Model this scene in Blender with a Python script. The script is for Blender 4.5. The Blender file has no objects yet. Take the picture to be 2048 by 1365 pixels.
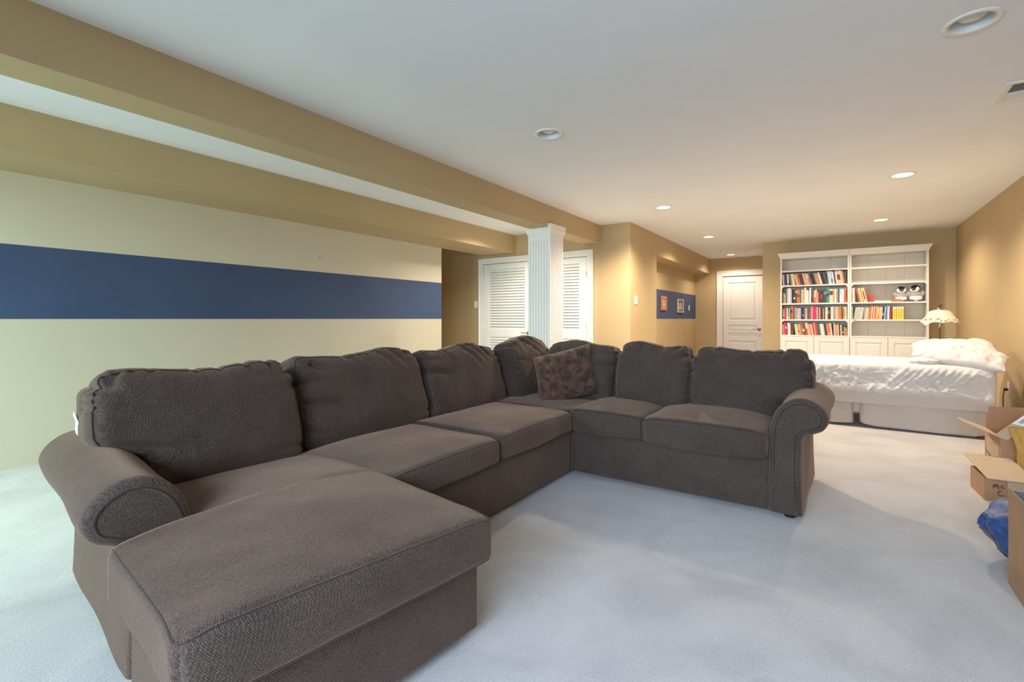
import bpy, math, random
import numpy as np
from mathutils import Matrix, Vector, Euler

scene = bpy.context.scene
COL = scene.collection
random.seed(7)

# ------------------------------------------------------------------ camera, light, exposure
CAM_H = 1.085
cam_d = bpy.data.cameras.new('camera')
cam = bpy.data.objects.new('camera', cam_d)
COL.objects.link(cam)
cam.location = (0, 0, CAM_H)
cam.rotation_euler = (math.radians(90), 0, math.radians(34.348))
cam_d.sensor_width = 36.0
cam_d.lens = 952.6 / 2048 * 36
cam_d.shift_y = -44.5 / 2048
cam_d.clip_start = 0.05
scene.camera = cam

scene.view_settings.view_transform = 'Standard'
scene.view_settings.look = 'None'
scene.view_settings.exposure = 0.36
scene.view_settings.gamma = 1.0
scene.view_settings.use_curve_mapping = False
scene.cycles.max_bounces = 10
scene.cycles.diffuse_bounces = 6
scene.cycles.sample_clamp_indirect = 6.0

world = bpy.data.worlds.new('daylight_world')
scene.world = world
world.use_nodes = True
wbg = world.node_tree.nodes['Background']
wbg.inputs[0].default_value = (0.55, 0.75, 1.0, 1)
wbg.inputs[1].default_value = 0.8


def area_light(name, loc, rot, sx, sy, energy, color, spread=120):
    d = bpy.data.lights.new(name, 'AREA')
    d.shape = 'RECTANGLE'
    d.size = sx
    d.size_y = sy
    d.energy = energy
    d.color = color
    d.spread = math.radians(spread)
    o = bpy.data.objects.new(name, d)
    o.location = loc
    o.rotation_euler = rot
    COL.objects.link(o)
    return o


Y_REAR = -1.35
# daylight entering by the patio door and the window of the rear wall
area_light('patio_daylight', (-3.75, Y_REAR - 0.45, 1.5), (math.radians(58), 0, 0), 1.9, 1.9, 108, (0.72, 1.0, 0.92), 125)
area_light('window_daylight', (-0.15, Y_REAR - 0.45, 1.75), (math.radians(58), 0, 0), 2.4, 1.7, 160, (0.61, 0.76, 1.0), 125)

LAMP_COLOR = (1.0, 0.83, 0.65)


def spot(name, loc, energy, color=LAMP_COLOR, size=150, blend=0.6):
    d = bpy.data.lights.new(name, 'SPOT')
    d.energy = energy
    d.color = color
    d.spot_size = math.radians(size)
    d.spot_blend = blend
    d.shadow_soft_size = 0.05
    o = bpy.data.objects.new(name, d)
    o.location = loc
    COL.objects.link(o)
    return o


# ------------------------------------------------------------------ materials
def lin(c):
    r = []
    for v in c:
        v = v / 255.0
        r.append(v / 12.92 if v <= 0.04045 else ((v + 0.055) / 1.055) ** 2.4)
    return (r[0], r[1], r[2], 1.0)


def new_mat(name):
    m = bpy.data.materials.new(name)
    m.use_nodes = True
    nt = m.node_tree
    b = nt.nodes['Principled BSDF']
    return m, nt, b


def nd(nt, t, **kw):
    n = nt.nodes.new(t)
    for k, v in kw.items():
        setattr(n, k, v)
    return n


def coords(nt, mode='Object'):
    return nd(nt, 'ShaderNodeTexCoord').outputs[mode]


def noise(nt, vec, scale, detail=3.0, rough=0.5, dist=0.0):
    n = nd(nt, 'ShaderNodeTexNoise')
    n.inputs['Scale'].default_value = scale
    n.inputs['Detail'].default_value = detail
    n.inputs['Roughness'].default_value = rough
    n.inputs['Distortion'].default_value = dist
    nt.links.new(vec, n.inputs['Vector'])
    return n.outputs['Fac']


def ramp(nt, fac, stops):
    r = nd(nt, 'ShaderNodeValToRGB')
    e = r.color_ramp.elements
    while len(e) < len(stops):
        e.new(0.5)
    for i, (p, c) in enumerate(stops):
        e[i].position = p
        e[i].color = c
    nt.links.new(fac, r.inputs['Fac'])
    return r.outputs['Color']


def bump(nt, b, height, strength, dist=0.01):
    n = nd(nt, 'ShaderNodeBump')
    n.inputs['Strength'].default_value = strength
    n.inputs['Distance'].default_value = dist
    nt.links.new(height, n.inputs['Height'])
    nt.links.new(n.outputs['Normal'], b.inputs['Normal'])


def simple(name, rgb, rough=0.6, metal=0.0, vary=0.06, vscale=14.0, bump_s=0.0, bump_scale=200.0, spec=0.5, sheen=0.0, emit=None):
    m, nt, b = new_mat(name)
    c = lin(rgb)
    co = coords(nt)
    if vary > 0:
        f = noise(nt, co, vscale, 3)
        lo = tuple(x * (1 - vary) for x in c[:3]) + (1,)
        hi = tuple(min(1, x * (1 + vary)) for x in c[:3]) + (1,)
        nt.links.new(ramp(nt, f, [(0.3, lo), (0.7, hi)]), b.inputs['Base Color'])
    else:
        b.inputs['Base Color'].default_value = c
    b.inputs['Roughness'].default_value = rough
    b.inputs['Metallic'].default_value = metal
    b.inputs['Specular IOR Level'].default_value = spec
    if sheen:
        b.inputs['Sheen Weight'].default_value = sheen
    if bump_s > 0:
        bump(nt, b, noise(nt, co, bump_scale, 2), bump_s, 0.003)
    if emit:
        b.inputs['Emission Color'].default_value = lin(emit[0])
        b.inputs['Emission Strength'].default_value = emit[1]
    return m


def math_node(nt, op, a, bv=None):
    n = nd(nt, 'ShaderNodeMath', operation=op)
    for i, s in enumerate((a, bv)):
        if s is None:
            continue
        if isinstance(s, (int, float)):
            n.inputs[i].default_value = s
        else:
            nt.links.new(s, n.inputs[i])
    return n.outputs[0]


def dot(nt, vec, d):
    n = nd(nt, 'ShaderNodeVectorMath', operation='DOT_PRODUCT')
    nt.links.new(vec, n.inputs[0])
    n.inputs[1].default_value = d
    return n.outputs['Value']


def wall_paint(name, stripe=False, c0=(187, 164, 124), c1=(192, 169, 129)):
    m, nt, b = new_mat(name)
    co = coords(nt)
    f = noise(nt, co, 1.3, 3)
    tan_c = ramp(nt, f, [(0.3, lin(c0)), (0.7, lin(c1))])
    if stripe:
        sep = nd(nt, 'ShaderNodeSeparateXYZ')
        nt.links.new(co, sep.inputs[0])
        z = sep.outputs['Z']
        band = math_node(nt, 'MULTIPLY', math_node(nt, 'GREATER_THAN', z, 1.083), math_node(nt, 'LESS_THAN', z, 1.625))
        mix = nd(nt, 'ShaderNodeMix', data_type='RGBA')
        nt.links.new(band, mix.inputs[0])
        nt.links.new(tan_c, mix.inputs[6])
        blue = ramp(nt, noise(nt, co, 2.0, 3), [(0.3, lin((62, 78, 112))), (0.7, lin((66, 83, 117)))])
        nt.links.new(blue, mix.inputs[7])
        nt.links.new(mix.outputs[2], b.inputs['Base Color'])
    else:
        nt.links.new(tan_c, b.inputs['Base Color'])
    b.inputs['Roughness'].default_value = 0.62
    b.inputs['Specular IOR Level'].default_value = 0.35
    bump(nt, b, noise(nt, co, 240, 2), 0.08, 0.002)
    return m


def carpet_mat():
    m, nt, b = new_mat('pale_carpet')
    co = coords(nt)
    f = noise(nt, co, 2.2, 5, 0.6, 0.6)
    g = noise(nt, co, 170, 2)
    c1 = ramp(nt, f, [(0.32, lin((176, 173, 172))), (0.5, lin((190, 187, 185))), (0.68, lin((199, 196, 194)))])
    c2 = ramp(nt, g, [(0.35, (0.80, 0.80, 0.80, 1)), (0.65, (1, 1, 1, 1))])
    mix = nd(nt, 'ShaderNodeMix', data_type='RGBA', blend_type='MULTIPLY')
    mix.inputs[0].default_value = 1.0
    nt.links.new(c1, mix.inputs[6])
    nt.links.new(c2, mix.inputs[7])
    nt.links.new(mix.outputs[2], b.inputs['Base Color'])
    b.inputs['Roughness'].default_value = 0.95
    b.inputs['Specular IOR Level'].default_value = 0.2
    b.inputs['Sheen Weight'].default_value = 0.25
    bump(nt, b, math_node(nt, 'ADD', noise(nt, co, 320, 2), math_node(nt, 'MULTIPLY', f, 2.0)), 0.5, 0.004)
    return m


def fabric_mat(name, dark, light, k=1.0):
    """chenille twill: diagonal dashes about 6 mm apart"""
    m, nt, b = new_mat(name)
    co = coords(nt)
    wob = math_node(nt, 'ADD', math_node(nt, 'MULTIPLY', noise(nt, co, 95, 1), 5.5), math_node(nt, 'MULTIPLY', noise(nt, co, 9, 2), 6.0))
    p1 = math_node(nt, 'SINE', math_node(nt, 'ADD', math_node(nt, 'MULTIPLY', dot(nt, co, (1, 1, 1)), 2 * math.pi / (0.0064 * k)), wob))
    p2 = math_node(nt, 'SINE', math_node(nt, 'ADD', math_node(nt, 'MULTIPLY', dot(nt, co, (1, -1, 0.4)), 2 * math.pi / (0.0075 * k)), wob))
    pr = math_node(nt, 'MULTIPLY', math_node(nt, 'ADD', p1, 1.15), math_node(nt, 'ADD', math_node(nt, 'MULTIPLY', p2, 0.6), 1.2))
    cmb = nd(nt, 'ShaderNodeCombineXYZ')
    for i_, (d_, s_) in enumerate((((1, 1, 1), 230.0), ((1, -1, 0.4), 85.0), ((0.3, 0.5, -1), 150.0))):
        nt.links.new(math_node(nt, 'MULTIPLY', dot(nt, co, d_), s_ / k), cmb.inputs[i_])
    slub = noise(nt, cmb.outputs[0], 1.0, 2, 0.6)
    slub = math_node(nt, 'MULTIPLY', math_node(nt, 'SUBTRACT', slub, 0.28), 3.6)
    pr = math_node(nt, 'ADD', math_node(nt, 'MULTIPLY', pr, 0.150), math_node(nt, 'MULTIPLY', slub, 0.30))
    fleck = noise(nt, co, 330, 1)
    pr = math_node(nt, 'MULTIPLY', pr, math_node(nt, 'ADD', math_node(nt, 'MULTIPLY', fleck, 1.3), 0.3))
    blotch = noise(nt, co, 5, 4, 0.6)
    fac = math_node(nt, 'MULTIPLY', pr, math_node(nt, 'ADD', math_node(nt, 'MULTIPLY', blotch, 0.9), 0.55))
    nt.links.new(ramp(nt, fac, [(0.0, lin(dark)), (0.95, lin(light))]), b.inputs['Base Color'])
    b.inputs['Roughness'].default_value = 0.85
    b.inputs['Specular IOR Level'].default_value = 0.25
    b.inputs['Sheen Weight'].default_value = 0.34
    b.inputs['Sheen Roughness'].default_value = 0.45
    b.inputs['Sheen Tint'].default_value = (1, 0.68, 0.5, 1)
    bump(nt, b, pr, 0.55, 0.0022)
    return m


M = {}
M['wall'] = wall_paint('tan_wall_paint')
M['wall_stripe'] = wall_paint('tan_wall_paint_blue_stripe', True)
M['wall_daylit'] = wall_paint('daylit_tan_paint_blue_stripe', True, (206, 197, 176), (210, 201, 180))  # tan paint lightened to cream: daylight on this wall put into the colour
M['ceiling'] = simple('ceiling_white', (240, 242, 244), 0.9, vary=0.015, vscale=2, bump_s=0.05, bump_scale=180)
M['carpet'] = carpet_mat()
M['fabric'] = fabric_mat('chenille_twill', (16, 12, 10), (100, 85, 76))
M['welt'] = fabric_mat('chenille_welt', (24, 20, 19), (70, 62, 59), 0.8)
M['white'] = simple('white_gloss_paint', (236, 233, 228), 0.38, vary=0.015, vscale=3)
M['case'] = simple('bookcase_lacquer', (226, 221, 212), 0.42, vary=0.015, vscale=3)
M['case_back'] = simple('bookcase_back_lacquer', (228, 221, 207), 0.5, vary=0.02, vscale=3)
M['plastic'] = simple('white_plastic', (236, 233, 226), 0.35, vary=0.0)
M['brass'] = simple('polished_brass', (196, 160, 92), 0.22, 1.0, vary=0.05)
M['antique'] = simple('antique_brass', (140, 112, 74), 0.35, 1.0, vary=0.08)
M['steel'] = simple('brushed_nickel', (170, 166, 160), 0.3, 1.0, vary=0.05)
M['black'] = simple('black_plastic', (24, 23, 23), 0.5, vary=0.1)
M['duct_shade_nail'] = simple('duct_shade_nail_dark', (30, 28, 26), 0.8, vary=0.1)  # shade of the vent duct as a colour; also the nails' dark tone
M['closet'] = simple('closet_interior', (150, 146, 140), 0.9, vary=0.05)
M['sheet'] = simple('white_cotton', (203, 200, 197), 0.85, vary=0.02, vscale=6, bump_s=0.12, bump_scale=90, sheen=0.15)
M['sheet2'] = simple('white_cotton_sheet', (194, 187, 178), 0.85, vary=0.02, vscale=6, bump_s=0.08, bump_scale=90, sheen=0.15)
M['skirt'] = simple('ivory_bed_skirt', (190, 183, 174), 0.85, vary=0.03, vscale=5, bump_s=0.06, bump_scale=120)
M['card'] = simple('corrugated_cardboard', (176, 136, 102), 0.85, vary=0.08, vscale=9, bump_s=0.1, bump_scale=60)
M['card_in'] = simple('cardboard_inside', (190, 168, 142), 0.85, vary=0.05, vscale=9, bump_s=0.1, bump_scale=60)
M['card_edge'] = simple('cardboard_cut_edge', (110, 82, 58), 0.9, vary=0.2, vscale=90)
M['card_shade'] = simple('box_inside_shade', (92, 98, 102), 0.7, vary=0.1)  # shade inside the tall carton, put into a dark colour
M['label'] = simple('printed_label', (236, 234, 232), 0.6, vary=0.02)
M['ink'] = simple('grey_print_ink', (120, 108, 116), 0.7, vary=0.1)
M['marker'] = simple('black_marker', (58, 38, 34), 0.7, vary=0.2)
M['kraft'] = simple('ochre_kraft_paper', (196, 152, 72), 0.7, vary=0.12, vscale=16, bump_s=0.2, bump_scale=30)
M['teal'] = simple('teal_print', (70, 160, 175), 0.5, vary=0.1)
M['paleblue'] = simple('pale_blue_wrap', (196, 226, 238), 0.5, vary=0.06)
M['paper'] = simple('book_paper', (232, 222, 200), 0.9, vary=0.05, vscale=120)
M['wood'] = simple('orange_pine_frame', (196, 122, 66), 0.5, vary=0.15, vscale=30)
M['matgrey'] = simple('grey_picture_mat', (120, 112, 110), 0.8, vary=0.05)
M['silver'] = simple('silver_white_frame', (212, 206, 198), 0.4, vary=0.05)
M['plush'] = simple('grey_plush_fur', (166, 161, 157), 0.95, vary=0.1, vscale=60, bump_s=0.8, bump_scale=120, sheen=0.5)
M['plush_white'] = simple('white_plush_fur', (238, 236, 236), 0.95, vary=0.05, vscale=60, bump_s=0.8, bump_scale=120, sheen=0.5)
M['plush_black'] = simple('black_plush_fur', (30, 22, 22), 0.9, vary=0.2, vscale=60, bump_s=0.5, bump_scale=120, sheen=0.2)
M['beak'] = simple('tan_beak_felt', (206, 160, 130), 0.8, vary=0.06)
M['bulb_off'] = simple('frosted_bulb_glass', (226, 222, 214), 0.25, vary=0.02)
M['bulb_on'] = simple('lit_bulb_glass', (255, 244, 226), 0.3, vary=0.0, emit=((255, 238, 214), 5.0))
M['reflector'] = simple('white_reflector', (222, 224, 224), 0.4, vary=0.02)


def bag_mat():
    m, nt, b = new_mat('blue_plastic_film')
    co = coords(nt)
    f = noise(nt, co, 7, 4)
    nt.links.new(ramp(nt, f, [(0.3, lin((38, 66, 118))), (0.7, lin((62, 96, 150)))]), b.inputs['Base Color'])
    b.inputs['Roughness'].default_value = 0.2
    bump(nt, b, noise(nt, co, 22, 5, 0.6, 1.2), 0.5, 0.02)
    return m


def fur_mat():
    m, nt, b = new_mat('mottled_brown_fur')
    co = coords(nt)
    f = noise(nt, co, 13, 5, 0.65, 1.0)
    nt.links.new(ramp(nt, f, [(0.32, lin((22, 14, 11))), (0.46, lin((58, 37, 28))), (0.58, lin((92, 60, 45))), (0.7, lin((124, 78, 55)))]), b.inputs['Base Color'])
    b.inputs['Roughness'].default_value = 0.75
    b.inputs['Sheen Weight'].default_value = 0.3
    b.inputs['Sheen Tint'].default_value = (1, 0.75, 0.6, 1)
    g = noise(nt, co, 260, 3, 0.7)
    bump(nt, b, math_node(nt, 'ADD', f, math_node(nt, 'MULTIPLY', g, 0.4)), 0.9, 0.012)
    return m


def shade_mat():
    """painted glass: cream with red roses and green leaves in a band near the rim"""
    m, nt, b = new_mat('painted_glass_shade')
    co = coords(nt)
    sep = nd(nt, 'ShaderNodeSeparateXYZ')
    nt.links.new(co, sep.inputs[0])
    z = sep.outputs['Z']
    band = math_node(nt, 'MULTIPLY', math_node(nt, 'LESS_THAN', z, 1.088), math_node(nt, 'GREATER_THAN', z, 1.050))
    f = noise(nt, co, 48, 2, 0.5, 0.4)
    g = noise(nt, co, 24, 1)
    rose = math_node(nt, 'MULTIPLY', math_node(nt, 'GREATER_THAN', g, 0.58), band)
    leaf = math_node(nt, 'MULTIPLY', math_node(nt, 'GREATER_THAN', f, 0.57), band)
    mix1 = nd(nt, 'ShaderNodeMix', data_type='RGBA')
    nt.links.new(leaf, mix1.inputs[0])
    mix1.inputs[6].default_value = lin((240, 226, 204))
    mix1.inputs[7].default_value = lin((150, 140, 100))
    mix2 = nd(nt, 'ShaderNodeMix', data_type='RGBA')
    nt.links.new(rose, mix2.inputs[0])
    nt.links.new(mix1.outputs[2], mix2.inputs[6])
    mix2.inputs[7].default_value = lin((206, 100, 76))
    nt.links.new(mix2.outputs[2], b.inputs['Base Color'])
    b.inputs['Roughness'].default_value = 0.25
    b.inputs['Subsurface Weight'].default_value = 0.2
    b.inputs['Subsurface Scale'].default_value = 0.02
    return m


def pane_mat():
    m, nt, b = new_mat('window_glass')
    t = nd(nt, 'ShaderNodeBsdfTransparent')
    g = nd(nt, 'ShaderNodeBsdfGlossy')
    g.inputs['Roughness'].default_value = 0.02
    mx = nd(nt, 'ShaderNodeMixShader')
    mx.inputs[0].default_value = 0.05
    nt.links.new(t.outputs[0], mx.inputs[1])
    nt.links.new(g.outputs[0], mx.inputs[2])
    nt.links.new(mx.outputs[0], nt.nodes['Material Output'].inputs['Surface'])
    return m


def art_mat(name, a, c, sc):
    m, nt, b = new_mat(name)
    co = coords(nt)
    nt.links.new(ramp(nt, noise(nt, co, sc, 4, 0.6, 0.8), [(0.38, lin(a)), (0.56, lin(c))]), b.inputs['Base Color'])
    b.inputs['Roughness'].default_value = 0.3
    return m


M['bag'] = bag_mat()
M['fur'] = fur_mat()
M['shade'] = shade_mat()
M['glass'] = pane_mat()
M['art1'] = art_mat('pale_blue_print', (186, 190, 186), (150, 162, 172), 14)
M['art2'] = art_mat('sepia_print', (226, 208, 184), (150, 110, 92), 16)


# ------------------------------------------------------------------ object helpers
def tag(o, label=None, cat=None, group=None, kind=None):
    if label:
        o['label'] = label
    if cat:
        o['category'] = cat
    if group:
        o['group'] = group
    if kind:
        o['kind'] = kind
    return o


ORIGIN = {}


def thing(name, label, cat, loc, group=None, kind=None):
    o = bpy.data.objects.new(name, None)
    o.empty_display_size = 0.1
    o.location = loc
    COL.objects.link(o)
    ORIGIN[o.name] = Vector(loc)
    return tag(o, label, cat, group, kind)


def origin_of(o):
    while o is not None:
        if o.name in ORIGIN:
            return ORIGIN[o.name]
        o = o.parent
    return Vector((0, 0, 0))


class MB:
    """collects world-space geometry, then links it as ONE mesh object"""

    def __init__(self):
        self.v, self.f, self.mi = [], [], []

    def add(self, verts, faces, mi=0):
        n = len(self.v)
        self.v.extend([tuple(p) for p in verts])
        for fc in faces:
            self.f.append(tuple(i + n for i in fc))
            self.mi.append(mi)
        return self

    def hexa(self, p, mi=0):
        return self.add(p, [(3, 2, 1, 0), (4, 5, 6, 7), (0, 1, 5, 4), (1, 2, 6, 5), (2, 3, 7, 6), (3, 0, 4, 7)], mi)

    def box(self, x0, x1, y0, y1, z0, z1, mi=0):
        return self.hexa([(x0, y0, z0), (x1, y0, z0), (x1, y1, z0), (x0, y1, z0), (x0, y0, z1), (x1, y0, z1), (x1, y1, z1), (x0, y1, z1)], mi)

    def obox(self, mat, x0, x1, y0, y1, z0, z1, mi=0):
        ps = [(x0, y0, z0), (x1, y0, z0), (x1, y1, z0), (x0, y1, z0), (x0, y0, z1), (x1, y0, z1), (x1, y1, z1), (x0, y1, z1)]
        return self.hexa([mat @ Vector(p) for p in ps], mi)

    def prism(self, poly, fn, a0, a1, mi=0, caps=True):
        """poly: 2-D outline, counter-clockwise; fn(u, v, a) -> world point"""
        n = len(poly)
        vs = [fn(u, v, a0) for u, v in poly] + [fn(u, v, a1) for u, v in poly]
        fs = [(i, (i + 1) % n, n + (i + 1) % n, n + i) for i in range(n)]
        if caps:
            fs += [tuple(range(n - 1, -1, -1)), tuple(range(n, 2 * n))]
        return self.add(vs, fs, mi)

    def lathe(self, prof, c, seg=24, mi=0, fn=None):
        """prof: (radius, z) list; closed with poles when radius is 0"""
        vs, fs = [], []
        rings = []
        for r, z in prof:
            if r < 1e-6:
                rings.append([len(vs)])
                vs.append((c[0], c[1], c[2] + z))
            else:
                ids = []
                for k in range(seg):
                    a = 2 * math.pi * k / seg
                    rr, zz = (r, z) if fn is None else fn(r, z, a)
                    ids.append(len(vs))
                    vs.append((c[0] + rr * math.cos(a), c[1] + rr * math.sin(a), c[2] + zz))
                rings.append(ids)
        for A, B in zip(rings[:-1], rings[1:]):
            for k in range(seg):
                k2 = (k + 1) % seg
                if len(A) == 1 and len(B) == 1:
                    continue
                if len(A) == 1:
                    fs.append((A[0], B[k2], B[k]))
                elif len(B) == 1:
                    fs.append((A[k], A[k2], B[0]))
                else:
                    fs.append((A[k], A[k2], B[k2], B[k]))
        return self.add(vs, fs, mi)

    def tube(self, path, r, seg=8, mi=0, closed=False):
        P = [Vector(p) for p in path]
        n = len(P)
        vs, fs = [], []
        up = None
        for i in range(n):
            if closed:
                t = P[(i + 1) % n] - P[i - 1]
            else:
                t = P[min(i + 1, n - 1)] - P[max(i - 1, 0)]
            if t.length < 1e-9:
                t = Vector((0, 0, 1))
            t.normalize()
            if up is None:
                up = Vector((0, 0, 1)) if abs(t.z) < 0.9 else Vector((1, 0, 0))
            s = t.cross(up)
            if s.length < 1e-6:
                s = t.cross(Vector((1, 0.3, 0)))
            s.normalize()
            up = s.cross(t).normalized()
            rr = r[i] if isinstance(r, (list, tuple)) else r
            for k in range(seg):
                a = 2 * math.pi * k / seg
                vs.append(P[i] + s * (rr * math.cos(a)) + up * (rr * math.sin(a)))
        m = n if closed else n - 1
        for i in range(m):
            for k in range(seg):
                a, b_ = i * seg + k, i * seg + (k + 1) % seg
                c_, d_ = ((i + 1) % n) * seg + (k + 1) % seg, ((i + 1) % n) * seg + k
                fs.append((a, d_, c_, b_))
        if not closed:
            fs.append(tuple(range(seg)))
            fs.append(tuple(reversed(range((n - 1) * seg, n * seg))))
        return self.add(vs, fs, mi)

    def slab(self, quad, th, mi=0, n=None):
        """quad of world points thickened by th along its normal"""
        q = [Vector(p) for p in quad]
        nn = (q[1] - q[0]).cross(q[3] - q[0]).normalized() if n is None else Vector(n)
        return self.hexa([p for p in q] + [p + nn * th for p in q], mi)

    def build(self, name, mats, parent=None, smooth=False, bevel=0.0, seg=2, weld=False):
        me = bpy.data.meshes.new(name)
        og = origin_of(parent) if parent is not None else Vector((0, 0, 0))
        me.from_pydata([(p[0] - og.x, p[1] - og.y, p[2] - og.z) for p in self.v], [], self.f)
        if not isinstance(mats, (list, tuple)):
            mats = [mats]
        for m in mats:
            me.materials.append(m)
        if len(mats) > 1:
            me.polygons.foreach_set('material_index', self.mi)
        if smooth:
            me.polygons.foreach_set('use_smooth', [True] * len(me.polygons))
        me.update()
        o = bpy.data.objects.new(name, me)
        COL.objects.link(o)
        if parent is not None:
            o.parent = parent
        if bevel > 0:
            md = o.modifiers.new('bevel', 'BEVEL')
            md.width = bevel
            md.segments = seg
            md.limit_method = 'ANGLE'
        return o


def struct(name, mb, mat, bevel=0.0):
    return tag(mb.build(name, mat, bevel=bevel), kind='structure')


def smooth_by_angle(o, ang=40):
    me = o.data
    me.polygons.foreach_set('use_smooth', [True] * len(me.polygons))
    me.set_sharp_from_angle(angle=math.radians(ang))


# ------------------------------------------------------------------ numpy noise
_rng = np.random.RandomState(3)
_perm = _rng.permutation(512)
_grad = _rng.normal(size=(512, 3))
_grad /= np.linalg.norm(_grad, axis=1)[:, None]


def perlin(p):
    p = np.asarray(p, float)
    i = np.floor(p).astype(int)
    f = p - i
    u = f * f * f * (f * (f * 6 - 15) + 10)
    out = 0
    for dx in (0, 1):
        for dy in (0, 1):
            for dz in (0, 1):
                h = _perm[(_perm[(_perm[(i[:, 0] + dx) % 512] + i[:, 1] + dy) % 512] + i[:, 2] + dz) % 512]
                g = _grad[h]
                d = (g * (f - np.array([dx, dy, dz]))).sum(1)
                w = (u[:, 0] if dx else 1 - u[:, 0]) * (u[:, 1] if dy else 1 - u[:, 1]) * (u[:, 2] if dz else 1 - u[:, 2])
                out = out + w * d
    return out


def fbm(p, o=3):
    s, a = 0, 1.0
    for k in range(o):
        s = s + a * perlin(p * (2 ** k) + 17.3 * k)
        a *= 0.5
    return s


def smoothstep(a, b, x):
    t = np.clip((x - a) / (b - a), 0, 1)
    return t * t * (3 - 2 * t)


def crease_field(yz, creases):
    """sum of gaussian grooves along segments in a face plane (metres)"""
    d = np.zeros(len(yz))
    for (a, b_, depth, width) in creases:
        a, b_ = np.array(a), np.array(b_)
        ab = b_ - a
        L2 = (ab * ab).sum() + 1e-9
        t = np.clip(((yz - a) @ ab) / L2, 0, 1)
        dist = np.linalg.norm(yz - (a + t[:, None] * ab), axis=1)
        w = width * (1 + 0.8 * t)
        d += -depth * np.exp(-(dist / w) ** 2) * (1 - t) ** 0.6
    return d


def grid_lines(h, r, n):
    k = 4
    a = [-h + r * i / k for i in range(k)]
    m = [-(h - r) + 2 * (h - r) * i / n for i in range(n + 1)]
    b_ = [h - r + r * (i + 1) / k for i in range(k)]
    return a + m + b_


class Cushion:
    """rounded, crowned soft block; local x front, y width, z up"""

    def __init__(self, Mx, h, r, res=0.02, post=None, nres=None):
        self.M, self.h, self.r, self.post = np.array(Mx), np.array(h, float), r, post
        self.res = res

    def deform(self, q):
        h, r = self.h, self.r
        inner = np.clip(q, -(h - r), h - r)
        d = q - inner
        L = np.linalg.norm(d, axis=1)
        L[L < 1e-9] = 1
        n = d / L[:, None]
        p = inner + n * r
        if self.post:
            p = self.post(p, n, q)
        return p @ self.M[:3, :3].T + self.M[:3, 3]

    def mesh(self, mb, mi=0):
        h, r = self.h, self.r
        G = [grid_lines(h[i], r, max(2, int(round(2 * (h[i] - r) / self.res)))) for i in range(3)]
        N = [len(g) for g in G]
        idx, pts, faces = {}, [], []

        def vid(i, j, k):
            key = (i, j, k)
            if key not in idx:
                idx[key] = len(pts)
                pts.append((G[0][i], G[1][j], G[2][k]))
            return idx[key]
        for i in range(N[0] - 1):
            for j in range(N[1] - 1):
                faces.append((vid(i, j, 0), vid(i, j + 1, 0), vid(i + 1, j + 1, 0), vid(i + 1, j, 0)))
                k = N[2] - 1
                faces.append((vid(i, j, k), vid(i + 1, j, k), vid(i + 1, j + 1, k), vid(i, j + 1, k)))
        for i in range(N[0] - 1):
            for k in range(N[2] - 1):
                faces.append((vid(i, 0, k), vid(i + 1, 0, k), vid(i + 1, 0, k + 1), vid(i, 0, k + 1)))
                j = N[1] - 1
                faces.append((vid(i, j, k), vid(i, j, k + 1), vid(i + 1, j, k + 1), vid(i + 1, j, k)))
        for j in range(N[1] - 1):
            for k in range(N[2] - 1):
                faces.append((vid(0, j, k), vid(0, j, k + 1), vid(0, j + 1, k + 1), vid(0, j + 1, k)))
                i = N[0] - 1
                faces.append((vid(i, j, k), vid(i, j + 1, k), vid(i, j + 1, k + 1), vid(i, j, k + 1)))
        P = self.deform(np.array(pts))
        mb.add([tuple(x) for x in P], faces, mi)

    def path(self, pts, n=40):
        """deformed polyline through local cube-surface points"""
        out = []
        for a, b_ in zip(pts[:-1], pts[1:]):
            a, b_ = np.array(a, float), np.array(b_, float)
            for t in np.linspace(0, 1, n, endpoint=False):
                out.append(a + (b_ - a) * t)
        out.append(np.array(pts[-1], float))
        P = self.deform(np.array(out))
        return [tuple(x) for x in P]


def frame_matrix(o, ax, ay, az):
    m = np.eye(4)
    m[:3, 0], m[:3, 1], m[:3, 2], m[:3, 3] = ax, ay, az, o
    return m


# ------------------------------------------------------------------ the room
X_L, X_R, Z_C = -4.93, 1.443, 2.434
Y_LEFT_END, Y_CLOSET, Y_BOOK, Y_END = 5.33, 6.40, 9.50, 11.45
X_HALL, X_NICHE, X_RET = -2.38, -2.70, -1.10
Z_SOF, Z_BEAM = 2.148, 2.172

struct('floor', MB().box(-7.2, 1.6, -1.5, 11.7, -0.12, 0.0), M['carpet'])
# ceiling plate with round cut-outs for the recessed lights
LIGHTS = [(0.505, 2.965, 0), (-1.74, 3.02, 0), (0.503, 5.747, 1), (-1.738, 5.79, 1), (0.489, 8.193, 1), (-1.752, 8.291, 1), (-1.85, 10.85, 1), (-3.68, 5.35, 2)]
R_HOLE = 0.082


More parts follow.
